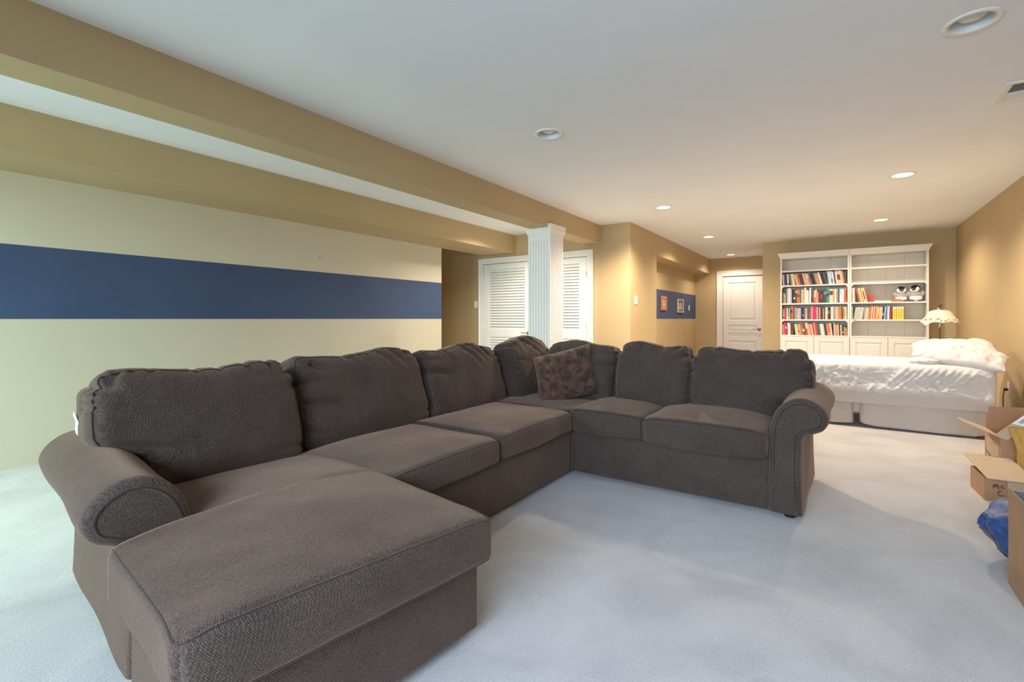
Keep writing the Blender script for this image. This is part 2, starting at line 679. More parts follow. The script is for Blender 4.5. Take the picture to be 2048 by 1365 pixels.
def ceiling_mesh():
    mb = MB()
    hs = 0.13
    xs = sorted(set([-7.2, 1.6] + [l[0] + s * hs for l in LIGHTS for s in (-1, 1)]))
    ys = sorted(set([-1.5, 11.7] + [l[1] + s * hs for l in LIGHTS for s in (-1, 1)]))
    for i in range(len(xs) - 1):
        for j in range(len(ys) - 1):
            cx, cy = (xs[i] + xs[i + 1]) / 2, (ys[j] + ys[j + 1]) / 2
            if any(abs(cx - l[0]) < hs and abs(cy - l[1]) < hs for l in LIGHTS):
                continue
            mb.add([(xs[i], ys[j], Z_C), (xs[i], ys[j + 1], Z_C), (xs[i + 1], ys[j + 1], Z_C), (xs[i + 1], ys[j], Z_C)], [(0, 1, 2, 3)])
    for lx, ly, _ in LIGHTS:
        n = 32
        vs = []
        for k in range(n):
            a = 2 * math.pi * k / n
            c_, s_ = math.cos(a), math.sin(a)
            sc = hs / max(abs(c_), abs(s_))
            vs.append((lx + R_HOLE * c_, ly + R_HOLE * s_, Z_C))
            vs.append((lx + sc * c_, ly + sc * s_, Z_C))
        mb.add(vs, [(2 * k, 2 * ((k + 1) % n), 2 * ((k + 1) % n) + 1, 2 * k + 1) for k in range(n)])
    mb.box(-7.2, 1.6, -1.5, 11.7, Z_C + 0.2, Z_C + 0.3)
    return mb


struct('ceiling', ceiling_mesh(), M['ceiling'])

struct('wall_left', MB().box(X_L - 0.12, X_L, Y_REAR, Y_LEFT_END, 0, Z_C), M['wall_daylit'])
struct('wall_right', MB().box(X_R, X_R + 0.12, Y_REAR, Y_BOOK + 0.12, 0, Z_C), M['wall'])
# alcove beyond the end of the striped wall
mb = MB().box(-7.1, -7.0, Y_LEFT_END - 0.12, Y_CLOSET, 0, Z_C)
mb.box(-7.0, X_L - 0.12, Y_LEFT_END - 0.12, Y_LEFT_END, 0, Z_C)
struct('wall_alcove', mb, M['wall'])
# closet wall with the double-door opening
DX0, DX1, DZ = -4.955, -3.035, 2.0
mb = MB().box(-7.0, DX0 - 0.02, Y_CLOSET, Y_CLOSET + 0.12, 0, Z_C)
mb.box(DX1 + 0.02, X_HALL, Y_CLOSET, Y_CLOSET + 0.12, 0, Z_C)
mb.box(DX0 - 0.02, DX1 + 0.02, Y_CLOSET, Y_CLOSET + 0.12, DZ + 0.02, Z_C)
struct('wall_closet', mb, M['wall'])
mb = MB().box(DX0 - 0.2, DX1 + 0.2, 7.1, 7.15, 0, Z_C)
mb.box(DX0 - 0.2, DX0 - 0.15, Y_CLOSET + 0.12, 7.1, 0, Z_C)
mb.box(DX1 + 0.15, DX1 + 0.2, Y_CLOSET + 0.12, 7.1, 0, Z_C)
struct('wall_closet_inside', mb, M['closet'])
# hall wall, recess with its own stripe, bulkhead over the recess
mb = MB().box(X_HALL - 0.12, X_HALL, Y_CLOSET + 0.12, 7.561, 0, Z_C)
struct('wall_hall', mb, M['wall'])
mb = MB().box(X_NICHE - 0.1, X_NICHE, 7.45, Y_END + 0.1, 0, Z_C)
struct('wall_niche', mb, M['wall_stripe'])
mb = MB().box(X_NICHE, X_HALL - 0.12, 7.441, 7.561, 0, Z_C)
struct('wall_niche_side', mb, M['wall'])
struct('wall_bulkhead', MB().box(X_NICHE, X_HALL, 7.561, Y_END, 2.10, Z_C), M['wall'])
# end wall with the panel door
EX0, EX1 = -2.115, -1.325
mb = MB().box(X_NICHE, EX0 - 0.01, Y_END, Y_END + 0.12, 0, Z_C)
mb.box(EX1 + 0.01, X_RET, Y_END, Y_END + 0.12, 0, Z_C)
mb.box(EX0 - 0.01, EX1 + 0.01, Y_END, Y_END + 0.12, 2.03, Z_C)
mb.box(EX0 - 0.01, EX1 + 0.01, Y_END + 0.1, Y_END + 0.12, 0, 2.03)
struct('wall_end', mb, M['wall'])
mb = MB().box(X_RET, X_RET + 0.12, Y_BOOK, Y_END + 0.12, 0, Z_C)
mb.box(X_RET + 0.12, X_R, Y_BOOK, Y_BOOK + 0.12, 0, Z_C)
struct('wall_bookcase', mb, M['wall'])
# rear wall (behind the camera) with a patio door and a window
PX0, PX1, WX0, WX1, WZ0, WZ1 = -4.7, -2.8, -1.35, 1.05, 0.5, 2.05
mb = MB()
mb.box(X_L, PX0, Y_REAR - 0.12, Y_REAR, 0, Z_C)
mb.box(PX0, PX1, Y_REAR - 0.12, Y_REAR, 2.08, Z_C)
mb.box(PX1, WX0, Y_REAR - 0.12, Y_REAR, 0, Z_C)
mb.box(WX0, WX1, Y_REAR - 0.12, Y_REAR, 0, WZ0)
mb.box(WX0, WX1, Y_REAR - 0.12, Y_REAR, WZ1, Z_C)
mb.box(WX1, X_R, Y_REAR - 0.12, Y_REAR, 0, Z_C)
struct('wall_rear', mb, M['wall'])


def glazed(name, x0, x1, z0, z1):
    t = thing(name, None, None, ((x0 + x1) / 2, Y_REAR - 0.06, z0), kind='structure')
    f = MB()
    w = 0.05
    xm = (x0 + x1) / 2
    for (a, b_) in ((x0, x0 + w), (xm - w / 2, xm + w / 2), (x1 - w, x1)):
        f.box(a, b_, Y_REAR - 0.1, Y_REAR - 0.03, z0, z1)
    for (a, b_) in ((x0 + w, xm - w / 2), (xm + w / 2, x1 - w)):
        f.box(a, b_, Y_REAR - 0.1, Y_REAR - 0.03, z0, z0 + w)
        f.box(a, b_, Y_REAR - 0.1, Y_REAR - 0.03, z1 - w, z1)
    f.build('window_frame', M['white'], t)
    for (a, b_) in ((x0 + w, xm - w / 2), (xm + w / 2, x1 - w)):
        p = MB()
        p.add([(a, Y_REAR - 0.06, z0 + w), (b_, Y_REAR - 0.06, z0 + w), (b_, Y_REAR - 0.06, z1 - w), (a, Y_REAR - 0.06, z1 - w)], [(0, 1, 2, 3)])
        p.build('pane', M['glass'], t)


glazed('window_1', PX0, PX1, 0.02, 2.08)
glazed('window_2', WX0, WX1, WZ0, WZ1)

struct('trim_1', MB().box(X_L, -4.30, Y_REAR, Y_CLOSET, Z_SOF, Z_C), M['wall'])          # soffit along the left wall
mb = MB().box(-3.073, -2.827, Y_REAR, Y_CLOSET, Z_BEAM, Z_C)
struct('trim_2', mb, M['wall'])                                                        # the dropped beam
# the part of the soffit that runs on over the alcove
struct('trim_3', MB().box(-7.0, X_L - 0.001, Y_LEFT_END, Y_CLOSET, Z_C - 0.02, Z_C), M['ceiling'])

# ------------------------------------------------------------------ fluted column under the beam
CXa, CXb, CYa, CYb = -3.11, -2.80, 4.90, 5.215
col = thing('column', None, None, ((CXa + CXb) / 2, (CYa + CYb) / 2, 0), kind='structure')


def fluted(x0, x1, y0, y1, n, gw, gd, m_):
    """square outline with n shallow grooves on every side"""
    pts = []

    def side(p, q, nin):
        p, q, nin = Vector((p[0], p[1])), Vector((q[0], q[1])), Vector(nin)
        L = (q - p).length
        d = (q - p).normalized()
        pitch = (L - 2 * m_) / n
        out = [p]
        for k in range(n):
            c_ = m_ + pitch * (k + 0.5)
            for (s, dep) in ((-gw / 2, 0), (-gw / 4, gd), (gw / 4, gd), (gw / 2, 0)):
                out.append(p + d * (c_ + s) + nin * dep)
        return out
    pts += side((x0, y0), (x1, y0), (0, 1))
    pts += side((x1, y0), (x1, y1), (-1, 0))
    pts += side((x1, y1), (x0, y1), (0, -1))
    pts += side((x0, y1), (x0, y0), (1, 0))
    return [(p.x, p.y) for p in pts]


MB().prism(fluted(CXa, CXb, CYa, CYb, 7, 0.024, 0.015, 0.02), lambda u, v, a: (u, v, a), 0.16, 2.02).build('shaft', M['white'], col)
MB().box(CXa, CXb, CYa, CYb, 2.02, 2.1).build('neck', M['white'], col)
cap = MB()
sq = lambda e, z: [(CXa - e, CYa - e, z), (CXb + e, CYa - e, z), (CXb + e, CYb + e, z), (CXa - e, CYb + e, z)]
levels = [(0.0, 2.088), (0.008, 2.096), (0.008, 2.108), (0.012, 2.118), (0.021, 2.136), (0.024, 2.146), (0.024, 2.171)]
vs, fs = [], []
for e, z in levels:
    vs += sq(e, z)
for i in range(len(levels) - 1):
    for k in range(4):
        fs.append((4 * i + k, 4 * i + (k + 1) % 4, 4 * i + 4 + (k + 1) % 4, 4 * i + 4 + k))
fs.append((4 * len(levels) - 4, 4 * len(levels) - 3, 4 * len(levels) - 2, 4 * len(levels) - 1))
cap.add(vs, fs)
cap.box(-2.826, CXb + 0.024, CYa - 0.024, CYb + 0.024, 2.171, 2.21)
cap.build('capital', M['white'], col)
MB().box(CXa - 0.02, CXb + 0.02, CYa - 0.02, CYb + 0.02, 0.0, 0.16).build('plinth', M['white'], col, bevel=0.008)

# ------------------------------------------------------------------ closet doors
mb = MB()
cw = 0.085
yf = Y_CLOSET - 0.018
mb.box(DX0 - cw, DX0 - 0.003, yf, Y_CLOSET, 0, DZ + cw)
mb.box(DX1 + 0.003, DX1 + cw, yf, Y_CLOSET, 0, DZ + cw)
mb.box(DX0 - 0.003, DX1 + 0.003, yf, Y_CLOSET, DZ + 0.003, DZ + cw)
mb.box(DX0 - cw - 0.012, DX0 - cw + 0.012, yf - 0.012, Y_CLOSET, 0, DZ + cw + 0.012)
mb.box(DX1 + cw - 0.012, DX1 + cw + 0.012, yf - 0.012, Y_CLOSET, 0, DZ + cw + 0.012)
mb.box(DX0 - cw + 0.012, DX1 + cw - 0.012, yf - 0.012, Y_CLOSET, DZ + cw - 0.012, DZ + cw + 0.012)
struct('trim_4', mb, M['white'], bevel=0.003)


def louver_door(name, x0, x1, handle_x, hinge_x):
    t = thing(name, None, None, ((x0 + x1) / 2, Y_CLOSET, 0), kind='structure')
    y0, y1 = Y_CLOSET - 0.006, Y_CLOSET + 0.028
    st = 0.125
    for (a, b_) in ((x0, x0 + st), (x1 - st, x1)):
        MB().box(a, b_, y0, y1, 0.015, DZ - 0.004).build('stile', M['white'], t, bevel=0.002)
    zs = [(0.015, 0.22), (0.785, 0.915), (1.905, DZ - 0.004)]
    for (a, b_) in zs:
        MB().box(x0 + st, x1 - st, y0, y1, a, b_).build('rail', M['white'], t, bevel=0.002)
    for (a, b_) in ((0.22, 0.785), (0.915, 1.905)):
        n = int(round((b_ - a) / 0.045))
        p = (b_ - a) / n
        for k in range(n):
            zc = a + p * (k + 0.5)
            s = MB()
            s.hexa([(x0 + st, y0 + 0.003, zc - 0.024), (x1 - st, y0 + 0.003, zc - 0.024), (x1 - st, y1 - 0.004, zc + 0.014), (x0 + st, y1 - 0.004, zc + 0.014),
                    (x0 + st, y0 + 0.003, zc - 0.016), (x1 - st, y0 + 0.003, zc - 0.016), (x1 - st, y1 - 0.004, zc + 0.022), (x0 + st, y1 - 0.004, zc + 0.022)])
            s.build('slat', M['white'], t)
    if handle_x is not None:
        h = MB()
        d = -1 if handle_x > (x0 + x1) / 2 else 1
        zc = 0.855
        for k in range(20):
            a, b_ = 2 * math.pi * k / 20, 2 * math.pi * (k + 1) / 20
            h.add([(handle_x, y0 - 0.011, zc), (handle_x + 0.03 * math.cos(a), y0 - 0.009, zc + 0.03 * math.sin(a)), (handle_x + 0.03 * math.cos(b_), y0 - 0.009, zc + 0.03 * math.sin(b_)),
                   (handle_x + 0.03 * math.cos(a), y0, zc + 0.03 * math.sin(a)), (handle_x + 0.03 * math.cos(b_), y0, zc + 0.03 * math.sin(b_))], [(0, 1, 2), (1, 3, 4, 2)])
        h.tube([(handle_x, y0, zc), (handle_x, y0 - 0.045, zc)], 0.01, 10)
        h.tube([(handle_x, y0 - 0.042, zc), (handle_x + d * 0.03, y0 - 0.048, zc + 0.008), (handle_x + d * 0.06, y0 - 0.048, zc + 0.002), (handle_x + d * 0.095, y0 - 0.046, zc + 0.006), (handle_x + d * 0.115, y0 - 0.045, zc + 0.014)], [0.009, 0.009, 0.008, 0.006, 0.005], 10)
        h.build('lever_handle', M['brass'], t, smooth=True)
    for zc in (0.24, 0.99, 1.74):
        h = MB()
        h.tube([(hinge_x, y0 - 0.006, zc - 0.045), (hinge_x, y0 - 0.006, zc + 0.045)], 0.006, 8)
        h.build('hinge', M['brass'], t)


xm = (DX0 + DX1) / 2
louver_door('door_1', DX0 + 0.003, xm - 0.002, xm - 0.06, DX0 + 0.004)
louver_door('door_2', xm + 0.002, DX1 - 0.003, None, DX1 - 0.004)

# ------------------------------------------------------------------ panel door at the end of the hall
mb = MB()
yf = Y_END - 0.018
mb.box(EX0 - 0.11, EX0, yf, Y_END, 0, 2.03)
mb.box(EX1, EX1 + 0.11, yf, Y_END, 0, 2.03)
mb.box(EX0 - 0.11, EX1 + 0.11, yf, Y_END, 2.03, 2.135)
mb.box(EX0 - 0.125, EX0 - 0.1, yf - 0.012, Y_END, 0, 2.13)
mb.box(EX1 + 0.1, EX1 + 0.125, yf - 0.012, Y_END, 0, 2.13)
mb.box(EX0 - 0.125, EX1 + 0.125, yf - 0.012, Y_END, 2.13, 2.15)
struct('trim_5', mb, M['white'], bevel=0.003)
t = thing('door_3', None, None, ((EX0 + EX1) / 2, Y_END + 0.04, 0), kind='structure')
y0, y1 = Y_END + 0.012, Y_END + 0.05
a0, a1 = EX0 + 0.003, EX1 - 0.003
for (a, b_) in ((a0, a0 + 0.115), (a1 - 0.115, a1)):
    MB().box(a, b_, y0, y1, 0.012, 2.015).build('stile', M['white'], t, bevel=0.002)
pz = [(0.20, 0.60), (0.70, 0.775), (0.82, 0.95), (1.05, 1.885)]
edges = [0.012] + [z for p in pz for z in p] + [2.015]
for k in range(0, len(edges), 2):
    MB().box(a0 + 0.115, a1 - 0.115, y0, y1, edges[k], edges[k + 1]).build('rail', M['white'], t, bevel=0.002)
for (z0, z1) in pz:
    p = MB()
    A = (a0 + 0.115, a1 - 0.115)
    e, e2 = 0.018, 0.05 if z1 - z0 > 0.2 else 0.03
    R0 = [(A[0], y0 + 0.02, z0), (A[1], y0 + 0.02, z0), (A[1], y0 + 0.02, z1), (A[0], y0 + 0.02, z1)]
    R1 = [(A[0] + e, y0 + 0.02, z0 + e), (A[1] - e, y0 + 0.02, z0 + e), (A[1] - e, y0 + 0.02, z1 - e), (A[0] + e, y0 + 0.02, z1 - e)]
    R2 = [(A[0] + e2, y0 + 0.006, z0 + e2), (A[1] - e2, y0 + 0.006, z0 + e2), (A[1] - e2, y0 + 0.006, z1 - e2), (A[0] + e2, y0 + 0.006, z1 - e2)]
    vs = R0 + R1 + R2
    fs = [(i, (i + 1) % 4, 4 + (i + 1) % 4, 4 + i) for i in range(4)] + [(4 + i, 4 + (i + 1) % 4, 8 + (i + 1) % 4, 8 + i) for i in range(4)] + [(8, 9, 10, 11)]
    if e2 * 2 >= z1 - z0:
        fs, vs = [(0, 1, 2, 3)], R0
    p.add(vs, fs)
    p.build('panel', M['white'], t)
h = MB()
hx, zc = EX1 - 0.065, 0.86
h.tube([(hx, y0 - 0.008, zc), (hx, y0, zc)], 0.032, 18)
h.tube([(hx, y0, zc), (hx, y0 - 0.05, zc)], 0.011, 10)
h.tube([(hx, y0 - 0.046, zc), (hx - 0.04, y0 - 0.052, zc + 0.006), (hx - 0.08, y0 - 0.052, zc - 0.002), (hx - 0.12, y0 - 0.05, zc + 0.01)], [0.011, 0.01, 0.008, 0.006], 10)
h.build('lever_handle', M['brass'], t, smooth=True)

# ------------------------------------------------------------------ recessed ceiling lights
LIGHT_LABELS = [
    'unlit white recessed ceiling light close by the ceiling vent',
    'unlit white recessed ceiling light between the beam and the large unlit one',
    'glowing recessed ceiling light nearest the bed, in the row beside the wall',
    'glowing recessed ceiling light nearest the beam end, on the hall side',
    'glowing recessed ceiling light nearest the front of the bookcases',
    'second glowing recessed ceiling light of the hall side row',
    'small glowing recessed ceiling light just beyond the smoke detector',
    'glowing recessed ceiling light behind the beam, before the louvered closet doors']
for (lx, ly, on), lab in zip(LIGHTS, LIGHT_LABELS):
    t = thing('recessed_light', lab, 'ceiling light', (lx, ly, Z_C), group='recessed ceiling lights')
    MB().lathe([(0.080, 0.004), (0.080, -0.002), (0.084, -0.006), (0.100, -0.008), (0.106, -0.004), (0.107, 0.0)], (lx, ly, Z_C), 40).build('trim_ring', M['plastic'], t, smooth=True)
    MB().lathe([(0.081, -0.001), (0.078, 0.02), (0.068, 0.08), (0.062, 0.1), (0.0, 0.102)], (lx, ly, Z_C), 40).build('reflector', M['reflector'], t, smooth=True)
    MB().lathe([(0.0, 0.008), (0.025, 0.011), (0.046, 0.021), (0.059, 0.038), (0.060, 0.05), (0.05, 0.08), (0.03, 0.1)], (lx, ly, Z_C), 32).build('bulb', M['bulb_on' if on else 'bulb_off'], t, smooth=True)
    if on:
        e = 90 if on == 1 else 100
        if on == 1 and ly < 6:
            e = 125 if lx > 0 else 215
        if ly > 10:
            e = 45
        spot('lamp_light', (lx, ly, Z_C - 0.012), e, LAMP_COLOR if on == 1 else (1.0, 0.90, 0.74))

# smoke detector and vent
t = thing('smoke_detector', 'round white smoke detector on the ceiling before the hall door', 'smoke detector', (-1.87, 10.25, Z_C))
MB().lathe([(0.0, -0.042), (0.045, -0.041), (0.055, -0.034), (0.066, -0.02), (0.07, 0.0)], (-1.87, 10.25, Z_C), 32).build('housing', M['plastic'], t, smooth=True)
MB().lathe([(0.0, -0.046), (0.01, -0.045), (0.011, -0.04)], (-1.87, 10.25, Z_C), 12).build('test_button', M['reflector'], t, smooth=True)
vx0, vx1, vy0, vy1 = 0.795, 1.17, 3.83, 4.175
t = thing('ceiling_vent', 'white louvered air vent in the ceiling over the boxes', 'vent', ((vx0 + vx1) / 2, (vy0 + vy1) / 2, Z_C))
f = MB()
w = 0.036
for (a, b_, c_, d_) in ((vx0, vx1, vy0, vy0 + w), (vx0, vx1, vy1 - w, vy1), (vx0, vx0 + w, vy0 + w, vy1 - w), (vx1 - w, vx1, vy0 + w, vy1 - w), (vx0 + w, vx1 - w, (vy0 + vy1) / 2 + 0.002, (vy0 + vy1) / 2 + 0.018)):
    f.box(a, b_, c_, d_, Z_C - 0.012, Z_C - 0.001)
f.build('frame', M['plastic'], t, bevel=0.004)
MB().box(vx0 + w, vx1 - w, vy0 + w, vy1 - w, Z_C - 0.002, Z_C - 0.0005).build('duct_shade', M['duct_shade_nail'], t)  # solid dark plate behind the blades, the duct's shade painted on
for half, tilt in ((0, 1), (1, -1)):
    s0 = vy0 + w + 0.004 if half == 0 else (vy0 + vy1) / 2 + 0.02
    for k in range(6):
        yc = s0 + 0.021 * k + 0.008
        MB().hexa([(vx0 + w, yc - 0.009 * tilt, Z_C - 0.010), (vx1 - w, yc - 0.009 * tilt, Z_C - 0.010), (vx1 - w, yc + 0.009 * tilt, Z_C - 0.004), (vx0 + w, yc + 0.009 * tilt, Z_C - 0.004),
                   (vx0 + w, yc - 0.009 * tilt, Z_C - 0.0085), (vx1 - w, yc - 0.009 * tilt, Z_C - 0.0085), (vx1 - w, yc + 0.009 * tilt, Z_C - 0.0025), (vx0 + w, yc + 0.009 * tilt, Z_C - 0.0025)]).build('louver_blade', M['plastic'], t)

# ------------------------------------------------------------------ switches, outlet, nails, pictures
def plate(name, label, cat, c, n, u, w, hgt, toggles, outlet=False):
    """c centre on the wall, n wall normal, u horizontal unit"""
    n, u, c = Vector(n), Vector(u), Vector(c)
    z = Vector((0, 0, 1))
    t = thing(name, label, cat, c)
    Mx = Matrix((u, z, n)).transposed().to_4x4()
    Mx.translation = c
    MB().obox(Mx, -w / 2, w / 2, -hgt / 2, hgt / 2, 0.0005, 0.007).build('cover_plate', M['plastic'], t, bevel=0.003)
    k = len(toggles)
    for x in toggles:
        if outlet:
            for zz in (-0.022, 0.022):
                MB().obox(Mx, x - 0.016, x + 0.016, zz - 0.013, zz + 0.013, 0.0068, 0.009).build('socket_face', M['plastic'], t, bevel=0.003)
        else:
            MB().obox(Mx, x - 0.005, x + 0.005, -0.012, 0.012, 0.0068, 0.009).build('switch_slot', M['reflector'], t)
            MB().obox(Mx, x - 0.004, x + 0.004, 0.0, 0.01, 0.009, 0.019).build('toggle', M['plastic'], t)
    return t


plate('light_switch', 'white light switch on the shaded wall beside the louvered doors', 'light switch', (-5.118, Y_CLOSET, 1.33), (0, -1, 0), (1, 0, 0), 0.075, 0.118, [0])
plate('light_switch', 'white light switch on the tan wall between closet and niche', 'light switch', (X_HALL, 6.615, 1.35), (1, 0, 0), (0, 1, 0), 0.118, 0.118, [-0.023, 0.023])
plate('light_switch', 'white light switch on the blue stripe beside two pictures', 'light switch', (X_NICHE, 10.85, 1.325), (1, 0, 0), (0, 1, 0), 0.075, 0.118, [0])
plate('wall_outlet', 'white wall outlet on the tan wall behind the head of the bed', 'outlet', (X_R, 6.86, 0.385), (-1, 0, 0), (0, -1, 0), 0.075, 0.118, [0], outlet=True)
t = thing('power_cord', 'black plug and cord hanging from the outlet behind the bed', 'cord', (X_R - 0.02, 6.86, 0.36))
MB().box(X_R - 0.04, X_R - 0.0095, 6.845, 6.875, 0.35, 0.376).build('plug', M['black'], t, bevel=0.004)
MB().tube([(X_R - 0.035, 6.86, 0.352), (X_R - 0.045, 6.855, 0.30), (X_R - 0.05, 6.83, 0.18), (X_R - 0.05, 6.80, 0.06), (X_R - 0.06, 6.76, 0.012), (X_R - 0.09, 6.9, 0.008), (X_R - 0.2, 7.1, 0.008)], 0.0045, 8).build('cable', M['black'], t, smooth=True)
for (lab, c, n) in (('small nail in the striped wall above the blue band', (X_L, 3.28, 1.79), (1, 0, 0)), ('small nail in the tan hall wall above the light switch', (X_HALL, 6.93, 1.93), (1, 0, 0))):
    c, n = Vector(c), Vector(n)
    tag(MB().tube([c, c + n * 0.012, c + n * 0.0121, c + n * 0.014], [0.003, 0.003, 0.006, 0.006], 8).build('nail', M['duct_shade_nail']), lab, 'nail')


def picture(label, yc, zc, w, hgt, fw, frame_m, mat_m, art_m, mat_w):
    x = X_NICHE
    t = thing('picture_frame', label, 'picture', (x, yc, zc))
    ya, yb, za, zb = yc - w / 2, yc + w / 2, zc - hgt / 2, zc + hgt / 2
    f = MB()
    f.box(x + 0.001, x + 0.03, ya, ya + fw, za, zb)
    f.box(x + 0.001, x + 0.03, yb - fw, yb, za, zb)
    f.box(x + 0.001, x + 0.03, ya + fw, yb - fw, za, za + fw)
    f.box(x + 0.001, x + 0.03, ya + fw, yb - fw, zb - fw, zb)
    f.build('frame', frame_m, t, bevel=0.004)
    MB().box(x + 0.001, x + 0.015, ya + fw, yb - fw, za + fw, zb - fw).build('mat', mat_m, t)
    MB().box(x + 0.015, x + 0.0165, ya + fw + mat_w, yb - fw - mat_w, za + fw + mat_w * 0.8, zb - fw - mat_w * 0.8).build('print', art_m, t)


picture('small picture in an orange wood frame on the blue stripe', 8.96, 1.375, 0.33, 0.265, 0.055, M['wood'], M['wood'], M['art1'], 0.012)
picture('small picture in a silver white frame on the blue stripe', 10.11, 1.35, 0.42, 0.275, 0.022, M['silver'], M['matgrey'], M['art2'], 0.06)

# ------------------------------------------------------------------ the sectional sofa
sofa = thing('sectional_sofa', 'dark brown chenille sectional sofa with chaise, rolled arms and loose cushions', 'sofa', (-1.6, 2.2, 0))
FAB, WELT = M['fabric'], M['welt']
TH = math.radians(-6.0)
P0 = Vector((-2.645, 0.615, 0))
AX = Vector((math.cos(TH), math.sin(TH), 0))
AY = Vector((-math.sin(TH), math.cos(TH), 0))


def ch(a, b_, z):
    return P0 + AX * a + AY * b_ + Vector((0, 0, z))


def rbox(name, fn, a0, a1, b0, b1, z0, z1, bev=0.012, flare=0.0):
    m = MB()
    m.hexa([fn(a0, b0, z0), fn(a1, b0, z0), fn(a1, b1, z0), fn(a0, b1, z0), fn(a0, b0, z1), fn(a1, b0, z1), fn(a1, b1, z1), fn(a0, b1, z1)])
    o = m.build(name, FAB, sofa, bevel=bev, seg=3)
    smooth_by_angle(o, 50)
    return o


ident = lambda x, y, z: Vector((x, y, z))
Z0, ZD, ZCH = 0.03, 0.318, 0.285
# bases
rbox('base_frame', ch, 0.965, 1.555, 0.0, 0.83, Z0, ZCH)
rbox('base_frame', ch, 0.20, 0.96, 0.16, 0.83, Z0, ZCH)
rbox('base_frame', ident, -2.45, -1.53, 1.42, 2.962, Z0, ZD)
rbox('base_frame', ident, -2.45, -1.505, 2.966, 3.65, Z0, ZD)
rbox('base_frame', ident, -1.50, -0.318, 2.962, 3.65, Z0, ZD)
# back frames with a soft rounded top


def back_frame(fn, a0, a1, b0, b1, z1):
    c_ = Cushion(np.eye(4), ((a1 - a0) / 2, (b1 - b0) / 2, (z1 - Z0) / 2), 0.045, 0.06)

    def post(p, n, q):
        p = p.copy()
        # upper part leans back a little
        return p
    c_.post = post
    m = MB()
    c_.mesh(m)
    ctr = Vector(((a0 + a1) / 2, (b0 + b1) / 2, (z1 + Z0) / 2))
    m.v = [tuple(fn(v[0] + ctr.x, v[1] + ctr.y, v[2] + ctr.z)) for v in m.v]
    return m.build('back_frame', FAB, sofa, smooth=True)


bf = back_frame(ch, 0.0, 0.19, 0.0, 0.83, 0.80)
back_frame(ident, -2.66, -2.455, 1.40, 3.87, 0.80)
back_frame(ident, -2.455, -0.165, 3.655, 3.865, 0.80)
# little white care tag on the outer back corner
tg = MB()
tg.slab([ch(0.04, -0.006, 0.685), ch(0.15, -0.006, 0.655), ch(0.15, -0.006, 0.67), ch(0.04, -0.006, 0.70)], 0.003)
tg.slab([ch(0.115, -0.009, 0.628), ch(0.16, -0.009, 0.622), ch(0.16, -0.009, 0.662), ch(0.115, -0.009, 0.668)], 0.003)
tag(tg.build('care_tag', M['label'], bf), 'white fabric tag')


# rolled arms
def catmull(pts, n=6):
    out = []
    P = [np.array(p, float) for p in pts]
    for i in range(len(P) - 1):
        p0, p1, p2, p3 = P[max(i - 1, 0)], P[i], P[i + 1], P[min(i + 2, len(P) - 1)]
        for t_ in np.linspace(0, 1, n, endpoint=False):
            out.append(0.5 * ((2 * p1) + (-p0 + p2) * t_ + (2 * p0 - 5 * p1 + 4 * p2 - p3) * t_ ** 2 + (-p0 + 3 * p1 - 3 * p2 + p3) * t_ ** 3))
    out.append(P[-1])
    return out


ARM_CURVE = catmull([(0.0, 0.40), (0.008, 0.50), (0.045, 0.595), (0.115, 0.652), (0.19, 0.655), (0.252, 0.615), (0.278, 0.558), (0.258, 0.50), (0.21, 0.472), (0.172, 0.462), (0.158, 0.435)], 6)
ARM_OUT = [(0.0, Z0)] + [(0.0, 0.22)] + ARM_CURVE + [(0.154, 0.30), (0.158, 0.15), (0.163, Z0)]


def arm(fn, L):
    """fn(l, w, z): l from the front (0) towards the back (L)"""
    n = len(ARM_OUT)
    O = np.array(ARM_OUT)
    # inset outlines for the rounded front lip
    nrm = []
    for i in range(n):
        a, b_ = O[max(i - 1, 0)], O[min(i + 1, n - 1)]
        tn = b_ - a
        v = np.array([tn[1], -tn[0]])        # points inwards for this winding
        v = v / (np.linalg.norm(v) + 1e-9)
        nrm.append(v)
    nrm = np.array(nrm)
    m = MB()
    rings = []
    R = 0.032
    for k in range(7):
        a = math.pi / 2 * k / 6
        rings.append((O + nrm * (R * (1 - math.sin(a))), R * (1 - math.cos(a))))
    for l in np.linspace(R, L, 14)[1:]:
        rings.append((O, l))
    vs = []
    for Q, l in rings:
        for (w, z) in Q:
            wob = 0.004 * math.sin(9 * l + 3 * w) if l > R else 0
            vs.append(tuple(fn(l, w + wob, max(z, Z0))))
    fs = []
    for i in range(len(rings) - 1):
        for k in range(n - 1):
            fs.append((i * n + k, i * n + k + 1, (i + 1) * n + k + 1, (i + 1) * n + k))
        fs.append((i * n + n - 1, i * n, (i + 1) * n, (i + 1) * n + n - 1))
    fs.append(tuple(range(n - 1, -1, -1)))
    fs.append(tuple(range((len(rings) - 1) * n, len(rings) * n)))
    m.add(vs, fs)
    o = m.build('arm', FAB, sofa)
    smooth_by_angle(o, 60)
    Q = O + nrm * (R * 0.92)
    pp = [tuple(fn(0.001, w, max(z, Z0 + 0.004))) for (w, z) in Q[1:]]
    MB().tube(pp, 0.0045, 8).build('piping', WELT, o, smooth=True)
    return o


arm(lambda l, w, z: ch(0.955 - l, 0.158 + 0.012 * smoothstep(0.3, 0.45, z) - w, z - 0.042 * smoothstep(0.2, 0.42, z)), 0.955)
arm(lambda l, w, z: Vector((-0.316 + w + 0.022 * l / 0.86, 2.955 + l, z)), 0.865)

